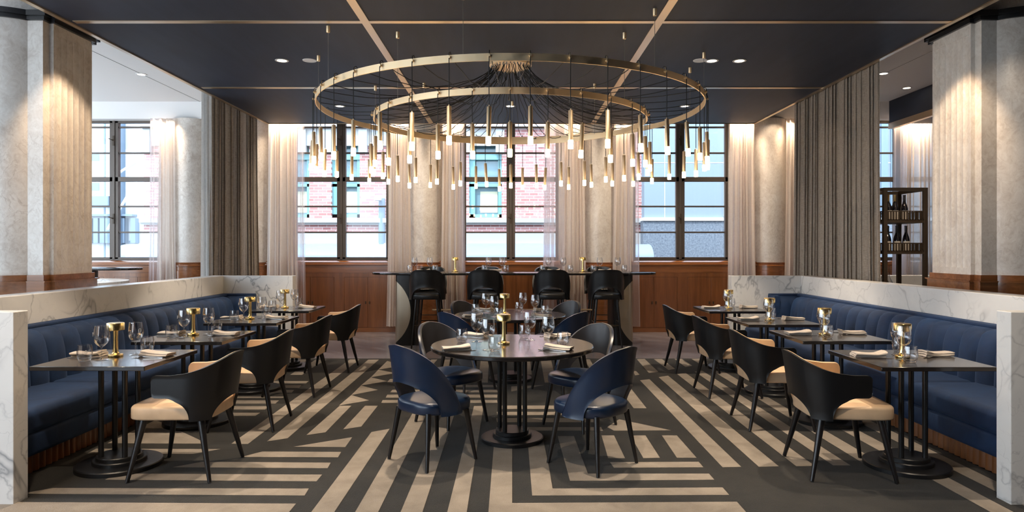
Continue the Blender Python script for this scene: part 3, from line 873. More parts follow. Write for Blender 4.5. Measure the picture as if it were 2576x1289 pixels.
tg = empty('water_tumbler'); tag(tg, 'x', 'glass', 'stemless water glasses on the tables')
MB().lathe([(0,0),(.029,0),(.033,.003),(.0425,.022),(.0470,.045),(.0462,.068),(.0405,.108),(.0393,.108),(.0448,.068),(.0455,.046),(.041,.026),(.030,.016),(0,.014)], 36).build('tumbler','glass',tg, angle=70)
logo(tg, .0462, .066, .008)
TG = Proto(tg)
tl = empty('brass_table_lamp'); tag(tl, 'x', 'lamp', 'small brass table lamps')
MB().lathe([(0,0),(.046,0),(.047,.002),(.047,.013),(.045,.0155),(.030,.017),(.022,.022),(.0185,.032),(.0165,.060),(.0150,.120),(.0155,.180),(0,.180)], 40).build('stem','brass',tl, angle=40)
MB().lathe([(.0,.232),(.053,.232),(.0555,.229),(.0555,.183),(.0535,.181),(.0530,.181),(.0530,.226),(0,.227)], 48).build('lamp_shade','brass',tl, angle=40)
MB().lathe([(0,.1905),(.051,.1905),(.051,.1895),(0,.1895)], 32).build('diffuser','lampglow',tl)
TLP = Proto(tl)
def ribbon(path, t):
    """closed outline of a thick ribbon"""
    L_, Rr = [], []
    for i, p in enumerate(path):
        a = Vector(path[max(0,i-1)]); b_ = Vector(path[min(len(path)-1,i+1)]); d = (b_-a).normalized(); n = Vector((-d.y, d.x))
        L_.append(Vector(p)+n*t/2); Rr.append(Vector(p)-n*t/2)
    return L_+Rr[::-1]
def napkin_mesh(seed, L=.20, W=.105):
    r_ = random.Random(seed); t = .0062; path = []
    lay = 3; gap = .0092
    for k in range(lay):
        z = .0045+k*gap
        xs = [-W/2+.006+(W-.012)*i/7 for i in range(8)]
        if k == lay-1: xs = xs
        if k % 2: xs = xs[::-1]
        for x in xs: path.append((x, z+.0012*math.sin(x*60+k)))
        if k < lay-1:
            sx_ = 1 if k % 2 == 0 else -1
            for a in (-50, 0, 50): path.append((sx_*(W/2-.004+.005*math.cos(R(a))), z+gap/2+gap/2*math.sin(R(a))))
    out = ribbon(path, t); n = len(out); mb = MB(); G = []
    for i in range(15):
        u = i/14; x = (u-.5)*L; row = []
        sc = 1-.05*math.sin(PI*u)+.03*math.sin(9*u+seed); roll = .010*max(0, u-.72)/.28
        for p in out:
            z = p.y*(1+.12*math.sin(5*u+seed*2))+roll*(p.y/.02)+.001*math.sin(40*p.x+7*u)
            if p.y < .003: z = max(.0004, p.y)
            row.append((x+.006*math.sin(p.y*130+seed), p.x*sc+.004*math.sin(6*u+p.y*50), max(.0003, z)))
        G.append(row+[row[0]])
    mb.grid(G); mb._add(G[0][:-1], [tuple(range(n))]); mb._add(G[-1][:-1], [tuple(range(n))])
    return mb
NK = []
for sd in (1, 2, 4):
    o = napkin_mesh(sd).build('folded_napkin', 'cloth', angle=60); tag(o, 'x', 'napkin', 'folded ivory napkins'); NK.append(Proto(o))
def knife_mb():
    m = MB(); m.prism([(-.115,-.0062),(-.03,-.0048),(-.01,-.004),(0,-.0045),(.03,-.009),(.085,-.0092),(.105,-.004),(.108,.0035),(.02,.0045),(-.03,.0048),(-.115,.0062)], .0004, .0030); return m
o = knife_mb().build('table_knife','steel',angle=30, bev=.0007); tag(o,'x','knife','steel table knives'); KN = Proto(o)
def fork_mb():
    m = MB(); G = []
    sec = [(-.10,.0055,.001),(-.06,.0045,.003),(-.02,.003,.004),(.02,.0026,.0065),(.045,.004,.0085),(.058,.0105,.006),(.070,.012,.003)]
    A = []; Bq = []
    for x, w_, z in sec:
        A.append([(x,-w_,z),(x,0,z-.0004),(x,w_,z)]); Bq.append([(x,-w_,z+.002),(x,0,z+.0016),(x,w_,z+.002)])
    m.solid(A, Bq)
    for k in range(4):
        y = -.0098+k*.00653; m.tube([(.068,y,.0042),(.085,y,.0030),(.098,y,.0048),(.106,y*.97,.0075)], .0016, 6)
    return m
o = fork_mb().build('table_fork','steel',angle=50); tag(o,'x','fork','steel table forks'); FK = Proto(o)
nki = 0
def setting_items(cx, cy, ang, z, nap, where, jig=0):
    """napkin with a fork on one side and a knife on the other; ang = direction the guest looks"""
    global nki
    ca, sa = math.cos(ang), math.sin(ang)
    g = lambda a, b_: (cx+a*ca-b_*sa, cy+a*sa+b_*ca, z)
    nap = NK[nki % 3]; nki += 1
    nap.put((*g(0,0)[:2], z+.0003), ang+R(rnd.uniform(-7,7)), 'folded ivory napkin '+where, 'folded ivory napkins')
    FK.put(g(.02,.082), ang+R(rnd.uniform(-6,6)), 'steel fork beside the napkin '+where, 'steel table forks')
    KN.put(g(.02,-.082), ang+R(rnd.uniform(-5,5)), 'steel knife beside the napkin '+where, 'steel table knives')
GW, GT, GL = 'stemmed wine glasses on the tables', 'stemless water glasses on the tables', 'small brass table lamps'
ZT = .7505
for i,(x,y) in enumerate(LT):
    tn = 'on the %s left-booth table' % ORD[i]
    TG.put((x-.14,y-.16,ZT), R(40), 'water glass near the bench side '+tn, GT)
    WG.put((x-.065,y-.10,ZT), R(-60), 'wine glass near the bench side '+tn, GW)
    TLP.put((x-.055,y+.045,ZT), 0, 'brass mushroom-shaped lamp '+tn, GL)
    WG.put((x+.045,y+.115,ZT), R(60), 'wine glass near the armchair side '+tn, GW)
    TG.put((x+.05,y+.26,ZT), R(100), 'water glass near the armchair side '+tn, GT)
    setting_items(x-.25,y+.06,0,ZT,0,'on the bench side '+tn.replace('on ', 'of '))
    setting_items(x+.225,y+.06,PI,ZT,0,'on the armchair side '+tn.replace('on ', 'of '))
for i,(x,y) in enumerate(RT):
    tn = 'on the %s right-booth table' % ORD[i]
    TG.put((x-.09,y-.20,ZT), R(20), 'water glass near the front edge '+tn, GT)
    WG.put((x-.068,y-.085,ZT), R(-30), 'wine glass in front of the lamp '+tn, GW)
    TLP.put((x-.015,y+.02,ZT), 0, 'brass mushroom-shaped lamp behind the glasses '+tn, GL)
    WG.put((x+.022,y+.135,ZT), R(50), 'wine glass behind the lamp '+tn, GW)
    TG.put((x+.095,y+.255,ZT), R(-40), 'water glass near the rear edge '+tn, GT)
    setting_items(x-.225,y+.06,0,ZT,0,'on the armchair side '+tn.replace('on ', 'of '))
    setting_items(x+.255,y+.09,PI,ZT,0,'on the bench side '+tn.replace('on ', 'of '))
for (c, tn) in ((C1,'of the front round table'),(C2,'of the rear round table')):
    for (dx,dy,w_) in ((-.40,.125,'far left'),(-.125,-.37,'near left'),(.10,.38,'far right'),(.385,-.11,'near right')):
        TG.put((c[0]+dx,c[1]+dy,ZT), rnd.uniform(-1,1), 'water glass at the %s place %s' % (w_, tn), GT)
    for (dx,dy,w_) in ((-.285,.16,'far left'),(-.175,-.29,'near left'),(.145,.26,'far right'),(.275,-.11,'near right')):
        WG.put((c[0]+dx,c[1]+dy,ZT), rnd.uniform(-1,1), 'wine glass at the %s place %s' % (w_, tn), GW)
    TLP.put((c[0]-.066,c[1]+.02,ZT), 0, 'brass mushroom-shaped lamp at the centre '+tn, GL)
    for (dx,dy,w_,a) in ((-.41,-.28,'near left',20),(-.31,.50,'far left',-25),(.38,.44,'far right',205),(.34,-.27,'near right',160)):
        setting_items(c[0]+dx,c[1]+dy,R(a),ZT,0,'at the %s place %s' % (w_, tn))
BZ = 1.1205
Y2X = lambda px, Y: (px-1288.5)*Y/1717
for k, px in enumerate((1043,1081,1229,1263,1380,1417,1508.6,1554)):
    WG.put((Y2X(px,11.05),11.05,BZ), rnd.uniform(-1,1), 'wine glass on the bar table, %s from the left' % ['first','second','third','fourth','fifth','sixth','seventh','last'][k], GW)
for k, px in enumerate((1030.7,1094,1219,1273,1365,1435,1493,1570.6)):
    TG.put((Y2X(px,10.82),10.82,BZ), rnd.uniform(-1,1), 'water glass on the bar table, %s from the left' % ['first','second','third','fourth','fifth','sixth','seventh','last'][k], GT)
for px, lb in ((1145.3,'left'),(1466,'right')):
    TLP.put((Y2X(px,10.95),10.95,BZ), 0, 'brass mushroom-shaped lamp on the bar table, the %s one' % lb, GL)
for k, px in enumerate((1066,1247,1392,1521)):
    NK[k % 3].put((Y2X(px,11.2),11.19,BZ+.0003), 0, 'folded ivory napkin on the bar table, %s from the left' % lab4[k], 'folded ivory napkins')

# ------------------------------------------------------------------ chandelier
CY = 7.92; CX = -.02
ch = empty('chandelier', (CX, CY, RZ)); tag(ch, 'huge two-ring bronze chandelier of hanging lit tubes on black cords', 'chandelier')
def ringmesh(r, z0, z1, t=.006, n=128):
    m_ = MB(); P = []
    for i in range(n):
        a = 2*PI*i/n; c_, s_2 = math.cos(a), math.sin(a)
        P.append([((r+t)*c_,(r+t)*s_2,z0),((r+t)*c_,(r+t)*s_2,z1),((r-t)*c_,(r-t)*s_2,z1),((r-t)*c_,(r-t)*s_2,z0),((r+t)*c_,(r+t)*s_2,z0)])
    m_.grid(P, close_u=True); return m_
RO, RI = 2.175, 1.555
ringmesh(RO, 3.078-RZ, 3.142-RZ).build('outer_ring', 'bronze', ch, angle=30)
ringmesh(RI, 2.940-RZ, 3.002-RZ).build('inner_ring', 'bronze', ch, angle=30)
cpy = MB(); cpy.lathe([(0,0),(.245,0),(.245,-.055),(.238,-.062),(0,-.062)], 64)
co = cpy.build('ceiling_canopy', 'bronze', ch, angle=30)
gl = MB()
for i in range(34):
    for rr in (.19,.222):
        a = 2*PI*(i+.5*(rr>.2))/34; gl.tube([(rr*math.cos(a),rr*math.sin(a),-.062),(rr*math.cos(a),rr*math.sin(a),-.085)],.007,6)
gl.build('cord_grip','steel',co)
def cable(a, r, z):
    m_ = MB(); x, y = r*math.cos(a), r*math.sin(a); m_.tube([(x,y,-.06),(x,y,z)],.0022,6)
    o_ = m_.build('suspension_cable','cable',ch)
    MB().lathe([(0,0),(.018,0),(.018,-.058),(.015,-.064),(0,-.064)],16,(x,y,0)).build('cable_cap','bronze',o_, angle=30)
for (x, y) in ((-.177,2.743),(.576,2.876),(-.83,3.07),(.986,3.49),(.982,3.78),(-.831,4.198),(-.97,3.55),(.0,4.63)):
    a = math.atan2(y*2.17-CY, x*2.17-CX); cable(a, RO, 3.14-RZ)
for (x, y) in ((-.518,3.168),(.496,3.19),(-.513,4.117),(.495,4.147)):
    a = math.atan2(y*2.17-CY, x*2.17-CX); cable(a, RI, 3.0-RZ)
tubeM = MB(); tubeM.lathe([(0,0),(.004,0),(.004,-.012),(.0175,-.014),(.0195,-.018),(.0195,-.268),(.0175,-.270),(0,-.270)], 20)
bulbM = MB(); bulbM.lathe([(.0,-.268),(.0215,-.268),(.0222,-.272),(.0222,-.336),(.0205,-.340),(0,-.340)], 20)
clampM = MB(); clampM.tube([(0,0,0),(.034,0,0)],.011,12); clampM.tube([(.02,0,-.02),(.02,0,.04)],.004,6)
t0_ = tubeM.build('pendant_tube','tube',angle=40); b0_ = bulbM.build('light_tip','bulb',angle=40); c0_ = clampM.build('ring_clamp','bronze',angle=40)
first = True
def pend(r, a, ztop_ring, zt, i):
    global first
    ca, sa = math.cos(a), math.sin(a)
    if first: tb, bb, cc = t0_, b0_, c0_; first = False
    else:
        tb, bb, cc = t0_.copy(), b0_.copy(), c0_.copy()
        for q in (tb, bb, cc): COL.objects.link(q)
    px, py = (r+.030)*ca, (r+.030)*sa
    tb.parent = ch; tb.location = (px, py, zt-RZ); tilt = R(rnd.gauss(0, .8)); 
    if i % 13 == 5: tilt = R(3.5)
    tb.rotation_euler = (tilt, R(rnd.gauss(0,.6)), rnd.uniform(-3,3))
    Mi = tb.rotation_euler.to_matrix().to_4x4(); Mi = (Matrix.Translation(tb.location) @ Mi).inverted()
    bb.parent = tb; bb.location = (0,0,0)
    cc.parent = tb; cc.matrix_parent_inverse = Matrix(); 
    mw = Matrix.Translation((r*ca, r*sa, ztop_ring-RZ-.022)) @ Matrix.Rotation(a, 4, 'Z')
    cc.matrix_local = Mi @ mw
    # cord: canopy -> sagging -> over the ring -> down to the tube
    ja = a+rnd.uniform(-.06,.06); rc = .19 if i % 2 else .222
    p0 = Vector((rc*math.cos(ja), rc*math.sin(ja), -.085)); zr = ztop_ring-RZ
    sag = rnd.uniform(.02,.16)
    rm = r*rnd.uniform(.42,.62)
    p1 = Vector((rc*1.5*ca, rc*1.5*sa, -.30+rnd.uniform(-.05,.05))); p2 = Vector((rm*math.cos(ja), rm*math.sin(ja), zr-sag-.10)); p3 = Vector(((r-.02)*ca, (r-.02)*sa, zr+.008))
    pts = []
    N = 16
    wob = [rnd.uniform(-.016,.016) for _ in range(N+1)]
    for k in range(N+1):
        t = k/N; q = p0*(1-t)**3+p1*3*t*(1-t)**2+p2*3*t*t*(1-t)+p3*t**3
        q += Vector((-sa, ca, .4))*wob[k]*math.sin(PI*t)*1.2; pts.append(q)
    pts += [Vector((r*ca, r*sa, zr+.026)), Vector(((r+.022)*ca, (r+.022)*sa, zr+.016)), Vector((px, py, zr-.03)),
            Vector((px-.004*sa*rnd.uniform(-1,1), py, (zr+zt-RZ)/2)), Vector((px, py, zt-RZ))]
    cm = MB(); cm.tube([Mi @ q for q in pts], .0040, 6)
    cm.build('cord','cord',tb)
for i in range(40):
    pend(RO, -PI/2+R(4.5)+2*PI*i/40, 3.142, 2.703+rnd.uniform(-.022,.018), i)
for i in range(28):
    pend(RI, -PI/2+2*PI*i/28, 3.002, 2.685+rnd.uniform(-.022,.018), i+3)

# ------------------------------------------------------------------ downlights
def spot(name, loc, target, power, col, size=70, blend=.5, soft=.05):
    l = bpy.data.lights.new(name, 'SPOT'); l.energy = power; l.color = col; l.spot_size = R(size); l.spot_blend = blend; l.shadow_soft_size = soft
    o = bpy.data.objects.new(name, l); COL.objects.link(o); o.location = loc
    d = Vector(target)-Vector(loc); o.rotation_euler = d.to_track_quat('-Z','Y').to_euler(); return o
WARM = (1.0,.83,.64); WARM2 = (1.0,.74,.50)
dl = empty('downlight'); tag(dl,'x','light','round recessed ceiling lights')
MB().lathe([(.055,0),(.075,0),(.078,-.003),(.075,-.006),(.057,-.006),(.05,.0)],40).build('rim','fixture',dl, angle=40)
MB().lathe([(0,-.001),(.055,-.001),(.055,-.003),(0,-.003)],32).build('lens','lamp',dl)
DLP = Proto(dl)
DL = [(-2.66,7.885,RZ,'left of the big chandelier'),(-2.63,10.42,RZ,'far left of the dark ceiling'),(-.03,10.42,RZ,'behind the chandelier over the bar table'),(2.63,10.42,RZ,'far right of the dark ceiling'),
      (2.31,7.90,RZ,'middle of the three right of the chandelier'),(2.63,7.90,RZ,'rightmost of the three right of the chandelier'),
      (-5.46,10.05,AZ,'in the white ceiling of the left bay'),(5.44,10.0,AZ,'in the white ceiling beside the right curtain'),(6.3,10.9,AZ,'small one in the far right bay')]
for x,y,z,l in DL: DLP.put((x,y,z-.0005 if z == AZ else z-.0005),0,'lit round recessed ceiling light, '+l,'round recessed ceiling lights')
# round speakers/vents without light
sp = MB(); sp.lathe([(0,-.004),(.05,-.004),(.078,-.006),(.08,0),(0,0)],40)
s1 = sp.build('ceiling_speaker','fixture'); tag(s1,'unlit white disc fixture beside the left ceiling light','speaker','unlit white ceiling discs'); s1.location = (-2.34,7.885,RZ)
s2 = s1.copy(); COL.objects.link(s2); s2['label'] = 'unlit white disc fixture, innermost of the right trio'; s2.location = (2.17,7.885,RZ)

P0 = 1.0
for (x,y) in ((-2.66,7.885),(2.63,7.90),(-2.66,5.30),(2.66,5.30),(-.9,5.35),(.9,5.35)): spot('raft_downlight_beam',(x,y,RZ-.02),(x*1.0,y-.02,0),175*P0,WARM,62,.35,.035)
for (x,y) in ((-2.63,10.42),(-.03,10.42),(2.63,10.42)): spot('raft_downlight_beam',(x,y,RZ-.02),(x,y,0),75*P0,WARM,62,.5)
for (x,y) in ((-2.2,2.9),(2.2,2.9),(0,2.9)): spot('raft_downlight_beam',(x,y,RZ-.02),(x,y+.1,0),120*P0,WARM,75,.6)
spot('raft_downlight_beam',(-3.0,2.7,RZ-.02),(-3.2,3.97,.7),70*P0,WARM2,50,.6,.04)  # beam added to warm the front end of the left booth wall
for s in (-1,1):
    spot('pier_wash_beam',(s*3.75,6.2,RZ-.02),(s*4.42,6.85,2.3),60*P0,WARM2,52,.6,.03)
    spot('pier_wash_beam',(s*4.05,5.1,RZ-.02),(s*4.9,6.5,1.9),(.5 if s < 0 else 20)*P0,WARM,70,.6,.05)
    spot('bay_downlight_beam',(s*5.45,10.05,AZ-.02),(s*5.45,10.05,0),100*P0,WARM,70,.6)
# extra beams from the far downlights, added to brighten the back columns
for (x0,x1,p) in ((-2.63,-1.9,70),(-2.63,-3.9,60),(2.63,1.9,70),(2.63,4.2,70),(-.03,-1.1,45),(-.03,1.1,45)):
    spot('raft_downlight_beam',(x0,10.42,RZ-.02),(x1,12.05,2.0),p*P0,WARM,70,.8,.05)
# warm lamps in the curtain slot
for k,(a_,b__,p) in enumerate(((380,440,7),(674,764,11),(978,1030,6),(1110,1170,6),(1366,1471,8),(1546,1606,6),(1836,1900,11),(1978,2040,10),(2246,2346,14),(1902,1974,1))):
    x0, x1 = Y2X(a_,11.95), Y2X(b__,11.95)
    l = bpy.data.lights.new('curtain_slot_lamp','AREA'); l.shape='RECTANGLE'; l.size=x1-x0; l.size_y=.04; l.energy=p*.75*P0; l.color=WARM2; l.spread=R(85)
    o = bpy.data.objects.new('curtain_slot_lamp', l); COL.objects.link(o); o.location=((x0+x1)/2,11.93,3.775); o.rotation_euler=(R(5),0,0)
for (x,y) in ((4.9,9.2),(4.95,7.9)): spot('bay_downlight_beam',(x,y,AZ-.02),(x,y,0),90*P0,WARM,80,.7)  # beams added without fixtures, to bounce warm light into the right bay

# ------------------------------------------------------------------ curtains
def curtain(name, p0, p1, n, z0, z1, amp, mat, label, seed=0, flare=0.0, group=None, amp_top=.6, parent=None, hem=.006):
    r_ = random.Random(seed); p0 = Vector(p0); p1 = Vector(p1); d = p1-p0; L = d.length; t = d/L; nn = Vector((-t.y, t.x))
    cols_ = n*14; ph = [r_.uniform(-.9,.9) for _ in range(n+2)]; am = [r_.uniform(.55,1.15) for _ in range(n+2)]; nz = 12; G = []
    for i in range(cols_+1):
        u = i/cols_; k = min(n-1e-6, max(0, (u+(.32/n)*math.sin(2*PI*n*.23*u+seed)*min(1,u*8,(1-u)*8)+(.18/n)*math.sin(2*PI*n*.41*u+2*seed)*min(1,u*8,(1-u)*8))*n)); j = int(k); f = k-j
        a = am[j]*(1-f)+am[min(j+1,n+1)]*f; ps = ph[j]*(1-f)+ph[min(j+1,n+1)]*f; row = []
        for q in range(nz):
            w_ = q/(nz-1); z = z1+(z0-z1)*w_
            A = amp*a*(amp_top+(1-amp_top)*w_)
            th = 2*PI*k+ps*(.7+.5*w_)
            off = A*math.sin(th)+.25*A*math.sin(2.3*th+w_*2)
            al = .42*L/n*math.sin(2*th+.6)*(.55) + flare*(u-.5)*2*w_*w_
            p = p0+t*(u*L+al)+nn*off
            row.append((p.x, p.y, z))
        G.append(row)
    m_ = MB(); m_.grid(G); o = m_.build(name, mat, parent, angle=80)
    if parent is None: tag(o, label, 'curtain', group)
    return o
GD = 'grey-brown linen drapes'; GS = 'sheer blush curtains at the windows'
d1 = curtain('drape', (-4.33,9.78), (-4.33,11.55), 13, .02, AZ-.01, .055, 'linen', 'grey-brown linen drape left of the centre bay', 3, .10, GD)
curtain('pale_edge', (-4.46,9.74), (-4.33,9.76), 1, .02, AZ-.01, .012, 'lining', None, 5, .03, parent=d1)
curtain('drape', (4.268,7.92), (4.268,10.30), 19, .02, AZ-.01, .036, 'linen', 'wide grey-brown linen drape beside the wine rack', 11, .05, GD)
def sheer(px0, px1, n, lab, seed, thin=None, amp=.05, z0=.12, z1=3.78, Y=12.0):
    x0, x1 = Y2X(px0, Y), Y2X(px1, Y)
    o = curtain('sheer_curtain', (x0,Y), (x1,Y), n, z0, z1, amp, 'sheer', lab, seed, .05, GS)
    if thin:
        a, b_ = Y2X(thin[0], Y), Y2X(thin[1], Y); e = curtain('thin_edge', (a,Y-.03), (b_,Y-.03), 2, z0, z1, .02, 'sheer_thin', None, seed+50, .04, parent=o)
    return o
sheer(402,440,4,'sheer blush curtain in the left bay beside its window',21,(380,408))
sheer(674,746,7,'sheer blush curtain left of the left-centre window',22,(738,764))
sheer(978,1030,6,'sheer blush curtain between left-centre window and column',23)
sheer(1110,1158,5,'sheer blush curtain left of the centre window',24,(1150,1170))
sheer(1418,1471,6,'sheer blush curtain right of the centre window',25,(1366,1424))
sheer(1546,1584,4,'sheer blush curtain left of the right-centre window',26,(1578,1606))
sheer(1836,1896,6,'sheer blush curtain right of the right-centre window',27)
sheer(1978,2030,5,'sheer blush curtain behind the big right drape',28)
sheer(2270,2346,7,'sheer blush curtain behind the wine rack',29,(2246,2276))

# ------------------------------------------------------------------ wine rack and bottles
wr = empty('wine_rack', (4.585,8.24,0)); tag(wr, 'tall dark bronze wine rack with slotted shelf baskets', 'rack')
fx0, fx1, fy0, fy1, zt = -.235, .235, -.27, .27, 2.205
for i, x in enumerate((fx0,fx1)):
    for y in (fy0,fy1):
        m_ = MB(); m_.box(x-.022,x+.022,y-.022,y+.022,0,zt); m_.build('post','dark_steel',wr,smooth=False,bev=.002)
m_ = MB()
for y in (fy0,fy1): m_.box(fx0,fx1,y-.02,y+.02,zt-.038,zt)
for x in (fx0,fx1): m_.box(x-.02,x+.02,fy0,fy1,zt-.038,zt)
m_.build('top_frame','dark_steel',wr,smooth=False)
for (zb_,zt_) in ((1.795,1.935),(1.430,1.562),(1.02,1.06)):
    m_ = MB(); m_.box(fx0,fx1,fy0,fy1,zb_,zb_+.006)
    if zt_-zb_ > .1:
        for (a,b_,ax) in ((fy0-.02,fy0-.014,'y'),(fy1+.014,fy1+.02,'y')):
            m_.box(fx0+.02,fx1-.02,a,b_,zb_,zb_+.04); m_.box(fx0+.02,fx1-.02,a,b_,zt_-.012,zt_)
            for k in range(14):
                x = fx0+.03+k*(.41/13); m_.box(x-.008,x+.008,a,b_,zb_+.03,zt_-.01)
        for x in (fx0-.018,fx1+.012):
            m_.box(x,x+.006,fy0,fy1,zb_,zb_+.04); m_.box(x,x+.006,fy0,fy1,zt_-.012,zt_)
            for k in range(16):
                y = fy0+.03+k*(.48/15); m_.box(x,x+.006,y-.008,y+.008,zb_+.03,zt_-.01)
    m_.build('shelf_basket','dark_steel',wr,smooth=False)
def bottle(foil):
    b0 = empty('wine_bottle'); tag(b0,'x','bottle','wine bottles in the rack')
    MB().lathe([(0,0),(.036,0),(.039,.004),(.039,.150),(.037,.175),(.030,.205),(.019,.235),(.0145,.255),(.0140,.318),(.0155,.320),(.0155,.330),(0,.330)],28).build('glass_body','bottle',b0,angle=50)
    MB().lathe([(.0146,.250),(.0152,.252),(.0152,.319),(.0165,.320),(.0165,.332),(0,.333)],20).build('foil_cap',foil,b0,angle=40)
    l_ = MB(); G = []
    for i in range(15):
        a = -PI/2-1.1+2.2*i/14; G.append([(.0397*math.cos(a),.0397*math.sin(a),.035),(.0397*math.cos(a),.0397*math.sin(a),.145)])
    l_.grid(G); l_.build('paper_label','label',b0,angle=80)
    return Proto(b0)
B1 = bottle('foil'); 
B2 = bottle('foil_gold')
BT = [(4.45,8.08,1.801,B2,'wine bottle with pale label at the left end of the top shelf'),(4.550,8.12,1.801,B2,'wine bottle with gold foil neck on the top shelf'),(4.57,8.34,1.801,B1,'wine bottle behind the gold-necked one on the top shelf'),(4.675,8.14,1.801,B1,'dark wine bottle at the right of the top shelf'),
      (4.45,8.10,1.436,B1,'wine bottle at the left end of the second shelf'),(4.60,8.36,1.436,B1,'wine bottle standing back, second shelf of the rack'),(4.575,8.12,1.436,B1,'wine bottle in the middle of the second shelf'),(4.695,8.14,1.436,B1,'wine bottle at the right of the second shelf')]
for x,y,z,P_,l in BT: P_.put((x,y,z),R(20 if x < 4.5 else -10),l,'wine bottles in the rack')
ca = MB(); ca.lathe([(0,0),(.055,0),(.062,.01),(.055,.06),(.022,.13),(.016,.20),(.024,.245),(.022,.245),(.0145,.20),(.02,.13),(.052,.06),(.058,.012),(0,.006)],32)
c1 = ca.build('glass_carafe','glass',angle=70); tag(c1,'clear glass carafe low in the wine rack, left','carafe','clear carafes'); c1.location = (4.50,8.18,1.027)
c2 = c1.copy(); COL.objects.link(c2); c2.location = (4.57,8.40,1.027); c2['label'] = 'clear glass carafe low in the wine rack, behind its post'

# ------------------------------------------------------------------ things in the left bay
lt = empty('oval_high_table', (-7.0,10.45,0)); tag(lt,'dark oval high table on a teal-black drum in the left bay','table')
t1 = MB(); t1.prism(oval(1.3,.42,2.6),1.165,1.20); t1.build('tabletop','bar_top',lt,bev=.008,angle=30)
t1 = MB(); t1.prism(oval(.62,.30,2.4),0,1.165); t1.build('drum_leg','base',lt,angle=30)
rc = empty('round_booth_counter', (-6.35,8.95,0)); tag(rc,'curved counter with pale stone rim behind the left marble wall','counter')
MB().lathe([(1.12,0),(1.12,1.02),(.9,1.02),(.9,0)],72).build('curved_body','wood_red',rc,angle=40)
MB().lathe([(1.16,1.02),(1.16,1.055),(.93,1.055),(.93,1.02),(1.16,1.02)],72).build('stone_rim','marble',rc,angle=40)
MB().lathe([(0,.98),(.92,.98),(.92,1.0),(0,1.0)],60).build('recessed_top','wood_dark',rc,angle=40)

# ------------------------------------------------------------------ street outside
struct('ground_street', B(-60,60,12.5,60,-.4,-.25),'asphalt',smooth=False)
struct('ground_side_bounce', B(-60,-9.75,-20,12.4,-.4,-.05),'bounce_ground',smooth=False)  # unseen pale ground, added to bounce daylight up to the left ceiling
FY = 19.0
def ex(px): return (px-1288.5)*FY/1717
def ez(py): return 1.5-(py-624.5)*FY/1717
bl = empty('brick_building', (0,FY,0)); tag(bl,'red brick street building with teal windows seen through the windows','building')
m_ = MB(); x0b, x1b = ex(362), ex(1622)
wins = [(ex(650),ex(778)),(ex(833),ex(905)),(ex(1180),ex(1262)),(ex(1466),ex(1548)),(ex(520),ex(585))]
wins.sort()
zs, zt_ = ez(548), ez(345)
m_.box(x0b,x1b,0,.5,-.25,zs); m_.box(x0b,x1b,0,.5,zt_,9)
cur = x0b
for a,b_ in wins: m_.box(cur,a,0,.5,zs,zt_); cur = b_
m_.box(cur,x1b,0,.5,zs,zt_); m_.build('brick_wall','brick',bl,smooth=False)
for a,b_ in wins:
    f = MB(); f.box(a,a+.16,.12,.26,zs,zt_); f.box(b_-.1,b_,.12,.26,zs,zt_); f.box(a,b_,.12,.26,zt_-.16,zt_); f.box(a,b_,.08,.26,zt_-.62,zt_-.46); f.box(a,b_,.12,.26,(zs+zt_)/2-.25,(zs+zt_)/2-.17); f.box(a,b_,.12,.26,zs,zs+.1)
    wf = f.build('window_frame','teal',bl,smooth=False)
    g = MB(); g.box(a,b_,.27,.29,zs,zt_); g.build('window_glazing','ext_glass',wf,smooth=False)
    g = MB(); g.box(a+.3,b_-.12,.262,.268,zs+.15,zs+.75); g.build('window_blind','ext_blind',wf,smooth=False)
m_ = MB(); m_.box(x0b-.05,x1b+.05,-.16,.0,ez(561),ez(550)); m_.box(x0b-.05,x1b+.05,-.10,.0,ez(566),ez(561)); m_.box(x0b-.02,x1b+.02,-.06,.0,ez(612),ez(583)); m_.box(x0b-.05,x1b+.05,-.14,0,ez(616),ez(612)); m_.box(x0b,x1b,-.04,0,-.25,ez(616))
m_.box(x0b,ex(1262),-.08,0,ez(368),ez(325)); m_.box(x0b,x1b,-.2,0,ez(325),ez(316))
for px in (372,735,762,825,915,1172,1258): m_.box(ex(px)-.12,ex(px)+.12,-.14,0,ez(385),ez(328))
m_.build('stone_band','ext_stone',bl,smooth=False)
m_ = MB(); m_.tube([(ex(962),-.08,-.2),(ex(962),-.08,ez(500))],.09,12); m_.build('drain_pipe','ext_slate',bl)
m_ = MB(); m_.box(ex(1352),ex(1368),-.02,0,ez(371),ez(360)); m_.build('air_vent','ext_white',bl,smooth=False)
m_ = MB(); m_.lathe([(0,0),(.10,.02),(.11,.08),(.06,.14),(0,.15)],20,(ex(955),-.28,ez(508))); m_.tube([(ex(962),0,ez(500)),(ex(955),-.28,ez(500))],.025,8); m_.build('street_lamp_head','ext_white',bl)
gb = empty('rendered_building', (0,18.35,0)); tag(gb,'pale blue-grey rendered building on a speckled granite base outside the right windows','building')
GY=18.35; gx = lambda px: (px-1288.5)*GY/1717; gz = lambda py: 1.5-(py-624.5)*GY/1717
m_ = MB(); m_.box(3.55,30,0,.38,gz(548),9); m_.build('rendered_wall','ext_render',gb,smooth=False)
m_ = MB(); m_.box(3.52,30,-.03,.38,-.25,gz(556)); m_.build('granite_base','granite',gb,smooth=False)
m_ = MB(); m_.box(3.50,30,-.08,.38,gz(556),gz(548))
for px in (1672,1672+162): m_.box(gx(px)-.01,gx(px)+.01,-.005,0,gz(548),9)
m_.box(3.7,30,-.006,0,gz(410)-.01,gz(410)+.01)
m_.build('ledge','ext_white',gb,smooth=False)
m_ = MB(); m_.box(gx(1820),gx(1900),-.04,0,gz(545),gz(392)); fr_ = m_.build('window_frame','ext_white',gb,smooth=False)
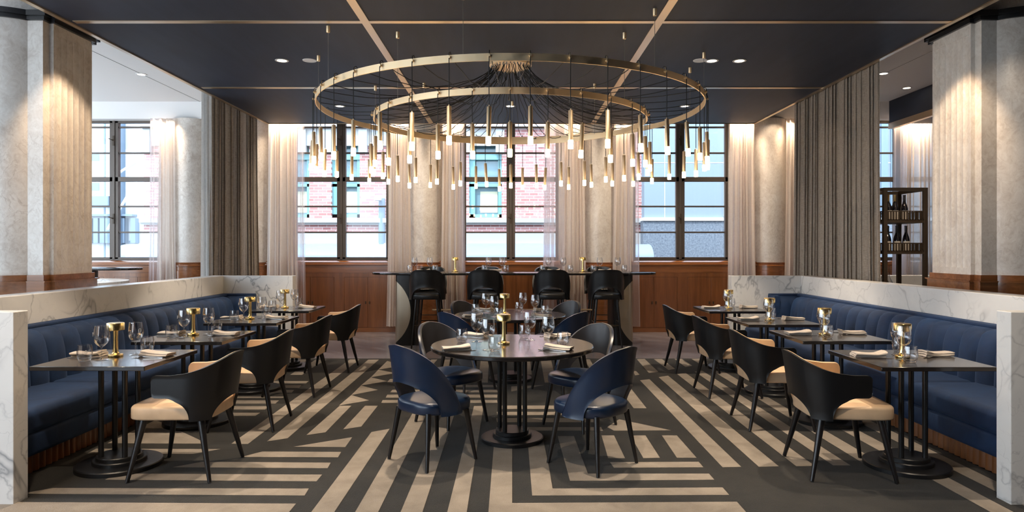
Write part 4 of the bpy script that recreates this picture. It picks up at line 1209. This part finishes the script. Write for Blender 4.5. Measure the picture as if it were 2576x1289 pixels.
m_ = MB(); m_.box(gx(1825),gx(1895),-.05,-.035,gz(538),gz(398)); m_.build('window_glazing','ext_slate',fr_,smooth=False)
m_ = MB(); m_.box(gx(2215),gx(2232),-.04,0,gz(545),9); m_.box(gx(2240),gx(2256),-.04,0,gz(545),9); m_.build('dark_reveal','ext_slate',gb,smooth=False)
aw = MB(); a_ = [(0,0),(0,.42)]
poly = [(-.62,.0)]+[(-.62+.62*(1-math.cos(PI/2*i/8)), .05+.37*math.sin(PI/2*i/8)) for i in range(9)]+[(0,.0)]
aw.prism_axis([(17.0+p[0], ez(652)-.02+p[1]) for p in poly], -9.6, (1645-1288.5)*16.4/1717, 'X')
ao = aw.build('street_awning','awning',angle=50); [MB().box(x-.04,x+.04,16.9,17.0,-.25,ez(652)-.02).build('post','ext_white',ao,smooth=False) for x in (-8,-4,0,3)]; tag(ao,'long pale blue rounded awning low across the street view','awning')
wb = empty('white_street_building', (0,27,0)); tag(wb,'bright white clad building beyond the left bay window','building')
m_ = MB(); m_.box(-34,-13.4,0,1,-.25,13); m_.build('white_wall','ext_white',wb,smooth=False)
m_ = MB(); w27 = lambda px: (px-1288.5)*27/1717; z27 = lambda py: 1.5-(py-624.5)*27/1717
m_.box(w27(298),w27(316),-.5,0,-.2,11); m_.box(w27(262),w27(266),-.02,0,0,11); m_.box(w27(222),w27(250),-.02,0,z27(405),z27(387)); m_.box(w27(222),w27(250),-.02,0,z27(480),z27(460)); m_.box(w27(216),w27(285),-.3,0,z27(518),z27(495))
m_.box(w27(216),w27(345),-.35,0,z27(545),z27(540))
for px in (232,252,268,282,318,345): m_.box(w27(px)-.09,w27(px)+.09,-.3,0,z27(612),z27(550))
m_.box(w27(216),w27(350),-.05,0,z27(612),z27(606))
m_.build('slate_panel','ext_slate',wb,smooth=False)
for k,(a,b_) in enumerate((((w27(216),z27(545)),(w27(290),z27(490))),((w27(316),z27(580)),(w27(384),z27(465))),((w27(330),z27(452)),(w27(384),z27(418))))):
    m_ = MB(); m_.tube([(a[0],-1.2,a[1]),(b_[0],-1.2,b_[1])],.05,8); m_.build('brace_rod','ext_white',wb)

# ------------------------------------------------------------------ daylight, world, camera
def portal(loc, rot, sx_, sy_):
    l = bpy.data.lights.new('daylight_portal','AREA'); l.shape = 'RECTANGLE'; l.size = sx_; l.size_y = sy_
    l.cycles.is_portal = True
    o = bpy.data.objects.new('daylight_portal', l); COL.objects.link(o); o.location = loc; o.rotation_euler = rot
for x in WX[:-1]: portal((x,12.46,2.55),(R(-90),0,0),1.7,2.5)
portal((-9.65,3.6,2.14),(0,R(-90),0),3.65,16.4)
portal((-6.6,-3.1,2.15),(R(90),0,0),5.2,3.5)
sun = bpy.data.lights.new('sun','SUN'); sun.energy = 2.4; sun.angle = R(6); sun.color = (1,.97,.93)
so_ = bpy.data.objects.new('sun', sun); COL.objects.link(so_); so_.rotation_euler = Vector((.25,.72,-1.1)).to_track_quat('-Z','Y').to_euler()
wd = bpy.data.worlds.new('world'); SC.world = wd; wd.use_nodes = True
bg = wd.node_tree.nodes['Background']; bg.inputs['Color'].default_value = (.74,.87,1.0,1); bg.inputs['Strength'].default_value = 3.1
cam = bpy.data.cameras.new('camera'); cam.lens = 24; cam.sensor_width = 36; cam.shift_y = -20/2576; cam.shift_x = -.5/2576; cam.clip_end = 200
co_ = bpy.data.objects.new('camera', cam); COL.objects.link(co_); co_.location = (0,0,1.5); co_.rotation_euler = (R(90),0,0); SC.camera = co_
SC.view_settings.view_transform = 'Standard'; SC.view_settings.look = 'None'; SC.view_settings.gamma = 1; SC.view_settings.use_curve_mapping = False
SC.view_settings.exposure = 1.05
SC.cycles.max_bounces = 7; SC.cycles.diffuse_bounces = 4; SC.cycles.glossy_bounces = 3; SC.cycles.transparent_max_bounces = 24
SC.cycles.sample_clamp_indirect = 4; SC.cycles.caustics_reflective = False; SC.cycles.caustics_refractive = False
SC.cycles.use_denoising = True; SC.cycles.adaptive_threshold = .03
